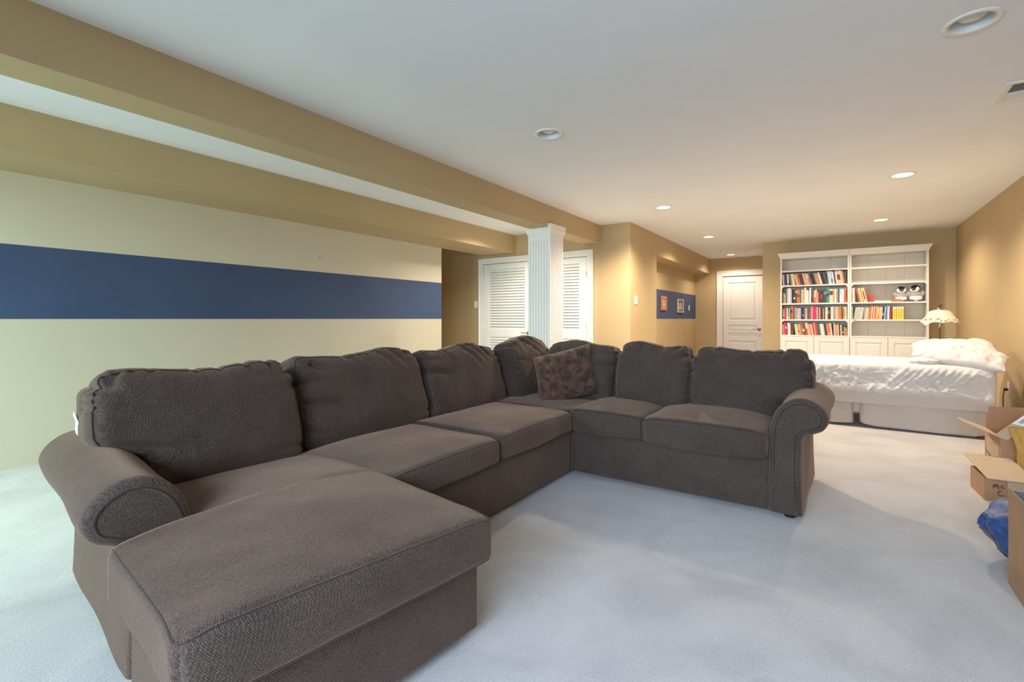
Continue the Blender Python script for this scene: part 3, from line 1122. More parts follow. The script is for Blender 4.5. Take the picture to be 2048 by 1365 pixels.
# feet
for p in (ch(1.49, 0.76, 0), ch(1.49, 0.07, 0), Vector((-0.215, 3.02, 0)), Vector((-0.215, 3.72, 0)), Vector((-2.55, 3.75, 0)), ch(0.1, 0.1, 0)):
    MB().lathe([(0.0, 0.0), (0.026, 0.0), (0.03, 0.004), (0.034, 0.034), (0.0, 0.036)], p, 16).build('foot', M['black'], sofa, smooth=False)


def rand_creases(hy, hz, rng, n_top=5, sides=2):
    cs = []
    for k in range(n_top):
        y = rng.uniform(-hy * 0.92, hy * 0.92)
        ln = rng.uniform(0.05, 0.14)
        cs.append(((y, hz + 0.01), (y + rng.uniform(-0.06, 0.06), hz - ln), rng.uniform(0.008, 0.016), rng.uniform(0.007, 0.012)))
    for s in (-1, 1):
        for k in range(sides):
            z = rng.uniform(hz * 0.35, hz * 0.95)
            cs.append(((s * hy, z), (s * (hy - rng.uniform(0.10, 0.26)), z - rng.uniform(0.0, 0.07)), rng.uniform(0.008, 0.015), rng.uniform(0.007, 0.011)))
        cs.append(((s * hy, -hz * rng.uniform(0.45, 0.7)), (s * (hy - rng.uniform(0.12, 0.3)), -hz * 0.75), 0.008, 0.012))
    return cs


def back_cushion(o, ax, ay, width, seed, hz=0.255, thick=0.115, tilt=13, notch=None, top=0.0, creases=(), n_top=5):
    rng = random.Random(seed)
    ax, ay = Vector(ax), Vector(ay)
    t_ = math.radians(tilt)
    fx = ax * math.cos(t_) + Vector((0, 0, 1)) * math.sin(t_)
    fz = -ax * math.sin(t_) + Vector((0, 0, 1)) * math.cos(t_)
    hy, hx = width / 2, thick
    cs = [(a, b_, d_ * 1.25, w_) for (a, b_, d_, w_) in rand_creases(hy, hz, rng, n_top)] + [(a, b_, d_ * 1.9, w_ * 1.15) for (a, b_, d_, w_) in creases]
    off = seed * 7.31

    def post(p, n, q):
        p = p.copy()
        u, v = p[:, 1] / hy, p[:, 2] / hz
        w = np.clip(1 - u ** 4, 0, 1) * np.clip(1 - np.abs(v) ** 3.5, 0, 1)
        front = p[:, 0] > 0
        p[:, 0] += np.where(front, 0.050 * w, -0.02 * w)
        # thinner at the top and bottom edge, puffed above the middle
        p[:, 0] *= 1 - 0.16 * smoothstep(0.45, 1.0, v) - 0.10 * smoothstep(-0.5, -1.0, v)
        # crowned top with soft ears
        p[:, 2] += np.where(q[:, 2] > 0, 1, 0) * smoothstep(0.2, 1, v) * (0.026 * (1 - u ** 2) + 0.016 * np.sin(u * 4.1 + seed) + top)
        # round the upper corners
        rc = 0.085
        dy, dz = np.abs(p[:, 1]) - (hy - rc), p[:, 2] - (hz - rc)
        k = (dy > 0) & (dz > 0)
        s = np.ones(len(p))
        hyp = np.hypot(dy, dz)
        s[k] = np.maximum(dy[k], dz[k]) / hyp[k]
        sg = np.sign(p[:, 1])
        p[k, 1] = sg[k] * (hy - rc + dy[k] * s[k])
        p[k, 2] = hz - rc + dz[k] * s[k]
        c_ = crease_field(p[:, 1:3], cs)
        f = smoothstep(-0.6, 0.2, n[:, 0]) * (q[:, 0] > -hx * 0.3)
        nz = 0.010 * fbm(np.c_[p[:, 0] * 2 + off, p[:, 1] * 3.2, p[:, 2] * 3.2], 2) + 0.004 * fbm(np.c_[p[:, 0] * 6 + off, p[:, 1] * 9, p[:, 2] * 5], 2)
        p += n * (c_ * f + nz * 1.4)[:, None]
        if notch:
            sd, amt, zt = notch
            sel = smoothstep(zt + 0.03, zt - 0.03, p[:, 2])
            m_ = smoothstep(0.0, 1.0, sd * p[:, 1] / hy)
            p[:, 1] -= sd * amt * sel * m_
        return p
    c_ = Cushion(frame_matrix(o, fx, ay, fz), (hx, hy, hz), 0.062, 0.013, post)
    m = MB()
    c_.mesh(m)
    ob = m.build('back_cushion', FAB, sofa, smooth=True)
    e = 0.002
    pth = c_.path([(hx, -hy, -hz), (hx, -hy, hz), (hx, hy, hz), (hx, hy, -hz)], 36)
    MB().tube(pth, 0.0042, 6).build('piping', WELT, ob, smooth=True)
    return ob


def seat_cushion(cx, cy, hx, hy, z0, z1, ax, ay, seed, crown=0.03, sag=0.006, shape=None, bottom_pipe=True, r=0.024, res=0.02):
    ax, ay = Vector(ax), Vector(ay)
    hz = (z1 - z0) / 2
    off = seed * 3.7

    def post(p, n, q):
        p = p.copy()
        u, v = p[:, 0] / hx, p[:, 1] / hy
        w = np.clip(1 - np.abs(u) ** 2.6, 0, 1) * np.clip(1 - np.abs(v) ** 2.6, 0, 1)
        up = q[:, 2] > 0
        p[:, 2] += np.where(up, crown * w, 0)
        # boxed front bulges, lower edge sags in the middle
        fr = smoothstep(0.75, 1.0, u)
        p[:, 0] += 0.012 * fr * np.clip(1 - v ** 2, 0, 1) * np.clip(1 - (p[:, 2] / hz) ** 2, 0, 1)
        p[:, 2] += np.where(up, 0.35, -1.0) * sag * fr * (1 - v ** 2) - 0.012 * fr * smoothstep(0.8, 1.0, np.abs(v)) * np.where(up, 1, 0)
        # vertical corners rounded
        rc = 0.035
        dx, dy = p[:, 0] - (hx - rc), np.abs(p[:, 1]) - (hy - rc)
        k = (dx > 0) & (dy > 0)
        s = np.maximum(dx[k], dy[k]) / np.hypot(dx[k], dy[k])
        sg = np.sign(p[:, 1])
        p[k, 0] = hx - rc + dx[k] * s
        p[k, 1] = sg[k] * (hy - rc + dy[k] * s)
        nz = 0.011 * fbm(np.c_[p[:, 0] * 2.4 + off, p[:, 1] * 2.4, p[:, 2] * 2], 3)
        p += n * nz[:, None]
        if shape:
            p = shape(p, q)
        return p
    c_ = Cushion(frame_matrix((cx, cy, (z0 + z1) / 2), ax, ay, Vector((0, 0, 1))), (hx, hy, hz), r, res, post)
    m = MB()
    c_.mesh(m)
    ob = m.build('seat_cushion', FAB, sofa, smooth=True)
    for zz in ((hz, -hz) if bottom_pipe else (hz,)):
        pth = c_.path([(-hx * 0.9, -hy, zz), (hx, -hy, zz), (hx, hy, zz), (-hx * 0.9, hy, zz)], 40)
        MB().tube(pth, 0.0034, 6).build('piping', WELT, ob, smooth=True)
    return ob


XA, YA, NY = (1, 0, 0), (0, 1, 0), (0, -1, 0)
# chaise cushion: wide in front of the arm, narrower beside it


def chaise_shape(p, q):
    p = p.copy()
    # local x runs along the chaise (front +), local y across (left side of the chaise = -)
    a = p[:, 0]
    step = smoothstep(-0.055, -0.085, a)
    yr = 0.425
    near = np.clip((yr - p[:, 1]) / 0.85, 0, 1)
    p[:, 0] -= near * smoothstep(0.2, 0.62, a) * (0.062 + 0.12 * p[:, 2])
    p[:, 1] = yr - (yr - p[:, 1]) * (1.045 - step * 0.25)
    # the far end dips a little under the back cushion, front lip rolls over
    return p


c0 = ch(1.03, 0.415, 0)
seat_cushion(c0.x, c0.y, 0.60, 0.425, ZCH, 0.437, AX, AY, 1, crown=0.042, sag=0.004, shape=chaise_shape, r=0.026, res=0.014)
seat_cushion(-1.825, 1.69, 0.335, 0.39, ZD, 0.443, XA, YA, 2, crown=0.034, sag=0.008)
seat_cushion(-1.825, 2.507, 0.335, 0.424, ZD, 0.453, XA, YA, 3, crown=0.036, sag=0.008)
seat_cushion(-1.88, 3.28, 0.335, 0.345, ZD, 0.452, XA, YA, 4, crown=0.02, bottom_pipe=False)
seat_cushion(-1.268, 3.265, 0.34, 0.262, ZD, 0.465, NY, XA, 5, crown=0.034, sag=0.010)
seat_cushion(-0.662, 3.255, 0.352, 0.343, ZD - 0.002, 0.468, NY, XA, 6, crown=0.040, sag=0.022)

# back cushions
cb = ch(0.335, 0.366, 0.622)
back_cushion(cb, AX, AY, 0.775, 11, notch=(-1, 0.15, -0.06), tilt=15, n_top=6, hz=0.238,
             creases=[((0.17, 0.26), (0.20, 0.13), 0.014, 0.009), ((0.27, 0.26), (0.28, 0.15), 0.012, 0.008), ((0.33, 0.26), (0.36, 0.17), 0.013, 0.008), ((-0.40, -0.02), (-0.1, -0.11), 0.016, 0.012), ((-0.38, 0.2), (-0.30, 0.17), 0.02, 0.012)])
back_cushion((-2.325, 1.805, 0.622), XA, YA, 0.90, 12, n_top=6, tilt=17, hz=0.245, creases=[((-0.41, 0.0), (-0.22, -0.04), 0.014, 0.010), ((0.12, 0.26), (0.2, 0.1), 0.012, 0.010), ((0.22, 0.26), (0.30, 0.12), 0.012, 0.010), ((-0.34, 0.2), (-0.28, 0.15), 0.02, 0.012)])
back_cushion((-2.325, 2.69, 0.615), XA, YA, 0.86, 13, n_top=7, tilt=17, hz=0.245, creases=[((0.0, 0.27), (0.14, 0.06), 0.014, 0.010), ((0.1, 0.27), (0.22, 0.1), 0.014, 0.010), ((0.2, 0.27), (0.3, 0.12), 0.013, 0.010), ((-0.42, 0.09), (-0.2, 0.04), 0.014, 0.010)])
back_cushion((-2.225, 3.44, 0.637), XA, YA, 0.62, 14, n_top=7, top=0.012, hz=0.25, creases=[((0.0, 0.27), (0.16, 0.12), 0.014, 0.010), ((-0.1, 0.27), (0.08, 0.1), 0.014, 0.010)])
back_cushion((-1.745, 3.565, 0.622), NY, XA, 0.67, 15, n_top=6, tilt=13, hz=0.245, creases=[((0.33, 0.17), (0.05, 0.15), 0.016, 0.012), ((0.33, 0.08), (0.1, 0.07), 0.014, 0.010)])
back_cushion((-1.128, 3.54, 0.618), NY, XA, 0.56, 16, n_top=7, tilt=13, top=0.008, hz=0.25, creases=[((0.29, 0.2), (0.12, 0.14), 0.018, 0.010), ((0.2, 0.26), (0.1, 0.17), 0.014, 0.010)])
back_cushion((-0.482, 3.54, 0.61), NY, XA, 0.73, 17, n_top=6, tilt=13, hz=0.25, notch=(1, 0.165, -0.05), creases=[((-0.34, 0.16), (-0.2, 0.12), 0.016, 0.010), ((-0.22, 0.27), (-0.18, 0.16), 0.014, 0.009), ((0.2, 0.27), (0.16, 0.17), 0.014, 0.009), ((0.34, 0.14), (0.26, 0.12), 0.014, 0.009)])


# ------------------------------------------------------------------ soft pillows
def pillow_mesh(Mx, w, d, t_, seed, pinch=0.06, wr=0.012, n=44, freq=5.0, skew=0.0):
    us = np.linspace(-1, 1, n)
    U, V = np.meshgrid(us, us, indexing='ij')
    U, V = U.ravel(), V.ravel()
    prof = (np.clip(1 - U ** 4, 0, 1) * np.clip(1 - V ** 4, 0, 1)) ** 0.62
    px = U * (w / 2) * (1 - pinch * (1 - V ** 2) * np.abs(U) ** 3) + skew * V
    py = V * (d / 2) * (1 - pinch * (1 - U ** 2) * np.abs(V) ** 3)
    nz = fbm(np.c_[px * freq + seed * 5.1, py * freq, np.full(len(px), seed * 2.3)], 3)
    rg = 1 - np.abs(fbm(np.c_[px * freq * 1.3 + 9 + seed, py * freq * 0.7, np.full(len(px), seed)], 3)) * 2
    pts = []
    for s in (1, -1):
        pz = s * prof * (t_ / 2) + (nz * wr + rg * wr * 0.5) * prof ** 0.5 * (1 if s > 0 else 0.6) * s
        pts.append(np.c_[px, py, pz])
    P = np.vstack(pts)
    Mx = np.array(Mx)
    P = P @ Mx[:3, :3].T + Mx[:3, 3]
    idt = lambda i, j: i * n + j

    def idb(i, j):
        if i in (0, n - 1) or j in (0, n - 1):
            return i * n + j
        return n * n + i * n + j
    fs = []
    for i in range(n - 1):
        for j in range(n - 1):
            fs.append((idt(i, j), idt(i + 1, j), idt(i + 1, j + 1), idt(i, j + 1)))
            fs.append((idb(i, j), idb(i, j + 1), idb(i + 1, j + 1), idb(i + 1, j)))
    used = sorted({k for f in fs for k in f})
    re = {k: q for q, k in enumerate(used)}
    m = MB()
    m.add([tuple(P[k]) for k in used], [tuple(re[k] for k in f) for f in fs])
    return m


def basis(o, nrm, up, roll=0.0):
    """x right, y up-ish, z normal"""
    nrm = Vector(nrm).normalized()
    x = Vector(up).cross(nrm).normalized()
    y = nrm.cross(x)
    r = math.radians(roll)
    x2 = x * math.cos(r) + y * math.sin(r)
    y2 = -x * math.sin(r) + y * math.cos(r)
    return frame_matrix(o, x2, y2, nrm)


tp = pillow_mesh(basis((-1.755, 3.30, 0.645), (0.50, -0.78, 0.36), (0, 0, 1), 15), 0.47, 0.40, 0.15, 21, 0.05, 0.03, 48, 9.0, skew=0.03)
tag(tp.build('throw_pillow', M['fur'], smooth=True), 'mottled brown fur throw pillow leaning in the sofa corner', 'pillow')

def ball(c, rad, seg=24, rings=16, rough=0.0, seed=0, pw=1.0):
    m_ = MB()
    vs, fs = [], []
    for i in range(rings + 1):
        th = math.pi * i / rings
        for k in range(seg):
            ph = 2 * math.pi * k / seg
            vs.append((math.sin(th) * math.cos(ph), math.sin(th) * math.sin(ph), math.cos(th)))
    A = np.array(vs)
    if rough:
        A = A * (1 + rough * fbm(A * 3.5 + seed, 3))[:, None]
    A = A * np.array(rad) + np.array(c)
    for i in range(rings):
        for k in range(seg):
            k2 = (k + 1) % seg
            fs.append((i * seg + k, (i + 1) * seg + k, (i + 1) * seg + k2, i * seg + k2))
    m_.add([tuple(p) for p in A], fs)
    return m_


# ------------------------------------------------------------------ the bed
BX0, BX1, BY0, BY1 = -0.72, 1.16, 5.90, 6.93
bed = thing('bed', 'white single bed with pale skirt standing in front of the bookcases', 'bed', ((BX0 + BX1) / 2, (BY0 + BY1) / 2, 0))
MB().box(BX0 + 0.03, BX1 - 0.03, BY0 + 0.04, BY1 - 0.03, 0.14, 0.33).build('box_spring', M['skirt'], bed, bevel=0.02)
MB().box(BX0 + 0.03, BX1 - 0.03, BY0 + 0.04, BY1 - 0.03, 0.33, 0.58).build('mattress', M['sheet2'], bed, bevel=0.04, seg=3)
for (x, y) in ((BX0 + 0.1, BY0 + 0.12), (BX1 - 0.1, BY0 + 0.12), (BX0 + 0.1, BY1 - 0.12), (BX1 - 0.1, BY1 - 0.12)):
    MB().lathe([(0.0, 0.0), (0.022, 0.0), (0.022, 0.14), (0.0, 0.14)], (x, y, 0), 12).build('leg', M['black'], bed)
br = MB()
br.box(BX1 - 0.02, BX1 + 0.03, BY1 - 0.28, BY1 - 0.235, 0.10, 0.44)
br.build('headboard_bracket', M['black'], bed, bevel=0.004)


def sheet_panel(name, mat, path, z0f, z1f, amp, seed, parent, nu=80, nv=14, freq=6.0, th=0.004):
    """hanging cloth: path(t)->(x,y), z between z0f(t) and z1f(t)"""
    vs, fs = [], []
    T = np.linspace(0, 1, nu)
    pts = []
    for t_ in T:
        x, y = path(t_)
        x2, y2 = path(min(t_ + 0.01, 1.0)) if t_ < 0.99 else path(t_)
        x1, y1_ = path(max(t_ - 0.01, 0.0))
        dx, dy = x2 - x1, y2 - y1_
        L = math.hypot(dx, dy) + 1e-9
        pts.append((x, y, dy / L, -dx / L))
    for i, t_ in enumerate(T):
        x, y, nx, ny = pts[i]
        for k in range(nv):
            v = k / (nv - 1)
            z = z1f(t_) + (z0f(t_) - z1f(t_)) * v
            nzv = float(fbm(np.array([[x * freq + seed, y * freq, z * freq * 0.35]]), 2)[0])
            d = amp * nzv * (0.25 + v)
            vs.append((x + nx * d, y + ny * d, z))
    for i in range(nu - 1):
        for k in range(nv - 1):
            a = i * nv + k
            fs.append((a, a + 1, a + nv + 1, a + nv))
    m = MB()
    m.add(vs, fs)
    o = m.build(name, mat, parent, smooth=True)
    md = o.modifiers.new('thick', 'SOLIDIFY')
    md.thickness = th
    md.offset = 0
    return o


ys = BY0 + 0.012
sheet_panel('bed_skirt', M['skirt'], lambda t_: (BX0 + (0.135 - BX0) * t_, ys + 0.025 * smoothstep(0.97, 1.0, t_)), lambda t_: 0.022 + 0.012 * t_ ** 6, lambda t_: 0.30, 0.03, 3, bed, 60)
sheet_panel('bed_skirt', M['skirt'], lambda t_: (0.185 + (BX1 - 0.06 - 0.185) * t_, ys + 0.03 * smoothstep(0.05, 0.0, t_) - 0.012 * math.sin(3 * t_)), lambda t_: 0.02 + 0.03 * (1 - t_) ** 12 + 0.02 * smoothstep(0.9, 1.0, t_), lambda t_: 0.30, 0.03, 9, bed, 70)
sheet_panel('bed_skirt', M['skirt'], lambda t_: (BX1 - 0.03, ys + 0.03 + (BY1 - ys - 0.1) * t_), lambda t_: 0.03, lambda t_: 0.30, 0.02, 5, bed, 40)
# bed sheet: smooth hem hanging below the bedspread
sheet_panel('bed_sheet', M['sheet2'], lambda t_: (BX0 + (BX1 - 0.0 - BX0) * t_, BY0 - 0.012 + 0.02 * smoothstep(0.96, 1.0, t_)), lambda t_: 0.262 - 0.012 * math.sin(2.6 * t_ + 0.4) - 0.012 * t_, lambda t_: 0.42, 0.022, 12, bed, 90, 12, 5.0)

# crumpled bedspread over mattress
rng = random.Random(5)
HX, HY, HZ = (BX1 - BX0) / 2, (BY1 - BY0) / 2 + 0.012, 0.152
front_creases = []
for k in range(190):
    x0 = rng.uniform(-HX, HX)
    z0 = rng.uniform(-HZ, HZ)
    an = rng.choice([rng.uniform(-0.35, 0.35), rng.uniform(0.7, 1.2), rng.uniform(-1.3, -0.7)])
    ln = rng.uniform(0.05, 0.22)
    front_creases.append(((x0, z0), (x0 + ln * math.cos(an), z0 + ln * math.sin(an)), rng.choice([-1, -1, 1]) * rng.uniform(0.005, 0.013), rng.uniform(0.004, 0.008)))
for k in range(10):     # long diagonal folds towards the head
    x0 = HX - 0.10 - 0.055 * k
    front_creases.append(((x0, HZ * 0.9), (x0 - 0.26, -HZ), -0.020, 0.013))


def spread_post(p, n, q):
    p = p.copy()
    c_ = crease_field(np.c_[p[:, 0], p[:, 2]], front_creases)
    fr = smoothstep(0.2, 0.9, -n[:, 1]) * smoothstep(HZ * 1.02, HZ * 0.45, p[:, 2])
    tw = 0.008 * fbm(np.c_[p[:, 0] * 5, p[:, 1] * 5, p[:, 2] * 8], 3)
    top = smoothstep(0.5, 1, n[:, 2])
    rg = 0.006 * (1 - 2 * np.abs(fbm(np.c_[p[:, 0] * 9 + 3, p[:, 1] * 6, p[:, 2] * 15 + p[:, 0] * 7], 3)))
    p += n * (c_ * fr + tw * (1 - 0.55 * top) + rg * (1 - top) * 0.8)[:, None]
    # gentle crown, and the head end droops lower
    p[:, 2] += 0.02 * top * (1 - (p[:, 1] / HY) ** 2)
    p[:, 2] -= 0.055 * smoothstep(0.72 * HX, HX, p[:, 0]) * smoothstep(0.1, -0.8, p[:, 2] / HZ)
    # lower hem flares out a little
    p[:, 1] -= 0.02 * fr * smoothstep(-0.2, -1, p[:, 2] / HZ)
    return p


sp = Cushion(frame_matrix(((BX0 + BX1) / 2, (BY0 + BY1) / 2, 0.345 + HZ), (1, 0, 0), (0, 1, 0), (0, 0, 1)), (HX + 0.01, HY, HZ), 0.06, 0.0095, spread_post)
m = MB()
sp.mesh(m)
o = m.build('bedspread', M['sheet'], smooth=True)
tag(o, 'crumpled white bedspread draped over the single bed', 'bedspread')

pm = pillow_mesh(basis((0.975, 6.60, 0.758), (-0.06, -0.16, 1), (0, 1, 0), -6), 0.66, 0.52, 0.17, 31, 0.05, 0.036, 56, 6.0)
tag(pm.build('bed_pillow', M['sheet'], smooth=True), 'plump white pillow at the back of the bed, beneath the lamp', 'pillow')
pm = pillow_mesh(basis((1.0, 6.15, 0.712), (0.10, -0.22, 1), (0, 1, 0), -14), 0.58, 0.50, 0.13, 33, 0.05, 0.045, 60, 7.0)
tag(pm.build('bed_pillow', M['sheet'], smooth=True), 'flattened white pillow at the near front corner of the bed head', 'pillow')

fold = ball((0.70, 6.03, 0.668), (0.13, 0.10, 0.055), 36, 24, 0.22, 9)
tag(fold.build('folded_sheet', M['sheet'], smooth=True), 'bunched white sheet fold on the bed just in front of the pillows', 'sheet')

# ------------------------------------------------------------------ lamp behind the bed
LX, LY = 0.955, 7.18
lamp = thing('floor_lamp', 'slim brass lamp with scalloped rose painted glass shade behind the bed', 'lamp', (LX, LY, 0))
MB().lathe([(0.0, 0.0), (0.13, 0.0), (0.135, 0.01), (0.12, 0.025), (0.05, 0.04), (0.02, 0.07), (0.0, 0.07)], (LX, LY, 0), 32).build('base', M['antique'], lamp, smooth=True)
MB().lathe([(0.009, 0.06), (0.009, 0.93), (0.013, 0.94), (0.008, 0.95), (0.008, 1.0), (0.0, 1.0)], (LX, LY, 0), 16).build('pole', M['antique'], lamp, smooth=True)
MB().lathe([(0.0, 0.975), (0.012, 0.975), (0.017, 0.99), (0.017, 1.03), (0.013, 1.05), (0.008, 1.06), (0.008, 1.2)], (LX, LY, 0), 20).build('socket', M['steel'], lamp, smooth=True)


def wavy(r, z, a):
    k = max(0.0, (r - 0.10) / 0.067)
    w = 0.5 + 0.5 * math.cos(8 * a)
    lobe = math.exp(-((a - 3.75) / 0.28) ** 2)
    return r * (1 + 0.03 * k * w), z - k * (0.010 * w + 0.038 * lobe)


outer = [(0.022, 1.188), (0.05, 1.184), (0.085, 1.172), (0.108, 1.148), (0.120, 1.12), (0.132, 1.10), (0.150, 1.085), (0.162, 1.068), (0.167, 1.05)]
inner_ = [(r - 0.004, z - 0.003) for r, z in reversed(outer)]
MB().lathe(outer + inner_, (LX, LY, 0), 96, fn=wavy).build('lamp_shade', M['shade'], lamp, smooth=True)
MB().lathe([(0.0, 1.212), (0.012, 1.206), (0.03, 1.194), (0.034, 1.186), (0.0, 1.186)], (LX, LY, 0), 24).build('shade_cap', M['steel'], lamp, smooth=True)
f = MB()
f.tube([(LX, LY, 1.20), (LX, LY, 1.222)], 0.006, 8)
for k in range(5):
    a = 2 * math.pi * k / 5
    f.tube([(LX, LY, 1.218), (LX + 0.018 * math.cos(a), LY + 0.018 * math.sin(a), 1.232), (LX + 0.02 * math.cos(a), LY + 0.02 * math.sin(a), 1.248), (LX + 0.006 * math.cos(a), LY + 0.006 * math.sin(a), 1.258)], 0.005, 6)
f.build('finial', M['antique'], lamp, smooth=True)

# ------------------------------------------------------------------ bookcases
YF, YB = 9.15, 9.485
SHELF = [0.805, 1.063, 1.331, 1.630, 1.874]
XS = [-0.794, 0.1555, 1.100]
ST = 0.024


def bookcase(x0, x1, label, left_over, right_over):
    t = thing('bookcase', label, 'bookcase', ((x0 + x1) / 2, (YF + YB) / 2, 0))
    W = M['case']
    sw = 0.024
    for (a, b_) in ((x0, x0 + sw), (x1 - sw, x1)):
        MB().box(a, b_, YF, YB, 0.07, 2.085).build('side_panel', W, t, bevel=0.002)
    nb = 4
    bw = (x1 - x0 - 2 * sw) / nb
    for k in range(nb):
        MB().box(x0 + sw + k * bw + 0.0005, x0 + sw + (k + 1) * bw - 0.0005, YB - 0.012, YB - 0.001, 0.1, 2.085).build('back_board', M['case_back'], t, bevel=0.0022)
    for z in SHELF:
        MB().box(x0 + sw, x1 - sw, YF + 0.008, YB - 0.013, z - ST / 2, z + ST / 2).build('shelf', W, t, bevel=0.002)
    for z in (SHELF[3], SHELF[1]):
        for (xx, s) in ((x0 + sw, 1), (x1 - sw, -1)):
            poly = [(0, 0), (0.022, 0), (0.018, -0.012), (0.008, -0.022), (0.004, -0.03), (0, -0.03)]
            b2 = MB()
            pl = poly if s < 0 else poly
            b2.prism(pl if s > 0 else list(reversed(pl)), lambda u, v, a, xx=xx, s=s, z=z: (xx + s * u, a, z - ST / 2 + v), YF + 0.01, YF + 0.034)
            b2.build('shelf_bracket', W, t)
    # cornice
    prof = [(0.0, 2.085), (0.004, 2.097), (0.014, 2.115), (0.024, 2.14), (0.034, 2.155), (0.036, 2.172), (0.03, 2.178), (-0.01, 2.178), (-0.01, 2.085)]
    c_ = MB()
    xa = lambda d: x0 - d * left_over
    xb = lambda d: x1 + d * right_over
    n = len(prof)
    vs = []
    for d, z in prof:
        vs.append((xa(d), YF - d, z))
    for d, z in prof:
        vs.append((xb(d), YF - d, z))
    fs = [(i, n + i, n + (i + 1) % n, (i + 1) % n) for i in range(n)]
    fs += [tuple(range(n)), tuple(range(2 * n - 1, n - 1, -1))]
    c_.add(vs, fs)
    if left_over:
        c_.prism([(d, z) for d, z in prof], lambda u, v, a: (x0 - u, a, v), YF - 0.0, YB)
    if right_over:
        c_.prism([(d, z) for d, z in reversed(prof)], lambda u, v, a: (x1 + u, a, v), YF - 0.0, YB)
    c_.box(x0 + 0.0, x1 - 0.0, YF + 0.01, YB, 2.085, 2.17)
    c_.build('cornice', W, t)
    MB().box(x0 + sw, x1 - sw, YF + 0.03, YF + 0.05, 0.0, 0.09).build('plinth', W, t)
    MB().box(x0 + sw, x1 - sw, YF + 0.02, YB - 0.013, 0.07, 0.09).build('bottom_panel', W, t)
    xm_ = (x0 + x1) / 2
    for (a, b_) in ((x0 + 0.003, xm_ - 0.002), (xm_ + 0.002, x1 - 0.003)):
        z0, z1, fr = 0.10, 0.7915, 0.075
        dd = MB()
        dy0, dy1 = YF - 0.019, YF - 0.001
        dd.box(a, a + fr, dy0, dy1, z0, z1)
        dd.box(b_ - fr, b_, dy0, dy1, z0, z1)
        dd.box(a + fr, b_ - fr, dy0, dy1, z0, z0 + fr)
        dd.box(a + fr, b_ - fr, dy0, dy1, z1 - fr, z1)
        do = dd.build('door', W, t, bevel=0.002)
        pn = MB()
        A0, A1, B0, B1 = a + fr, b_ - fr, z0 + fr, z1 - fr
        e = 0.028
        R0 = [(A0, dy0 + 0.013, B0), (A1, dy0 + 0.013, B0), (A1, dy0 + 0.013, B1), (A0, dy0 + 0.013, B1)]
        R1 = [(A0 + e, dy0 + 0.004, B0 + e), (A1 - e, dy0 + 0.004, B0 + e), (A1 - e, dy0 + 0.004, B1 - e), (A0 + e, dy0 + 0.004, B1 - e)]
        pn.add(R0 + R1, [(i, (i + 1) % 4, 4 + (i + 1) % 4, 4 + i) for i in range(4)] + [(4, 5, 6, 7)])
        pn.build('door_panel', W, do)
        kx = (b_ - 0.035) if a < xm_ - 0.1 else (a + 0.035)
        MB().tube([(kx, dy0, 0.45), (kx, dy0 - 0.012, 0.45), (kx, dy0 - 0.014, 0.45), (kx, dy0 - 0.026, 0.45)], [0.005, 0.005, 0.012, 0.011], 12).build('knob', W, do)
    return t


bookcase(XS[0], XS[1] - 0.0015, 'white bookcase crowded with four full rows of books', 1, 0)
bookcase(XS[1] + 0.0015, XS[2], 'white bookcase with mostly bare shelves, plush penguins and few books', 0, 1)

# ------------------------------------------------------------------ books
CO = {'cr': ('cream', (226, 208, 178)), 'wh': ('white', (236, 231, 224)), 'tn': ('tan', (204, 164, 112)), 'bk': ('black', (38, 35, 37)), 'db': ('dark brown', (74, 52, 44)),
      'mr': ('maroon', (112, 48, 48)), 'or': ('orange', (224, 112, 48)), 'rd': ('red', (206, 58, 48)), 'hp': ('hot pink', (226, 44, 94)), 'pk': ('pale pink', (230, 184, 174)),
      'sa': ('salmon', (226, 142, 112)), 'nv': ('navy', (40, 50, 92)), 'bl': ('blue', (58, 108, 150)), 'lb': ('light blue', (168, 202, 224)), 'tl': ('teal', (44, 140, 140)),
      'gn': ('green', (48, 150, 124)), 'dg': ('dark green', (78, 104, 96)), 'pg': ('pale green', (186, 208, 180)), 'gy': ('grey', (152, 148, 148)), 'dk': ('charcoal', (74, 70, 74)),
      'lv': ('lavender', (194, 184, 196)), 'oc': ('ochre', (178, 132, 56)), 'pu': ('purple', (84, 64, 106)), 'yl': ('yellow', (222, 206, 84)), 'br': ('brown', (124, 84, 64)),
      'ol': ('olive', (124, 114, 74)), 'mt': ('mint', (160, 206, 190))}
BM = {k: simple('book_cover_' + v[0].replace(' ', '_'), v[1], 0.5, vary=0.1, vscale=40) for k, v in CO.items()}
ORD = ['first', 'second', 'third', 'fourth', 'fifth', 'sixth', 'seventh', 'eighth', 'ninth', 'tenth', 'eleventh', 'twelfth', 'thirteenth', 'fourteenth', 'fifteenth', 'sixteenth', 'seventeenth', 'eighteenth', 'nineteenth']
TENS = {2: ('twentieth', 'twenty'), 3: ('thirtieth', 'thirty'), 4: ('fortieth', 'forty'), 5: ('fiftieth', 'fifty')}


def ordinal(n):
    if n <= 19:
        return ORD[n - 1]
    t_, u = divmod(n, 10)
    return TENS[t_][0] if u == 0 else TENS[t_][1] + '-' + ORD[u - 1]


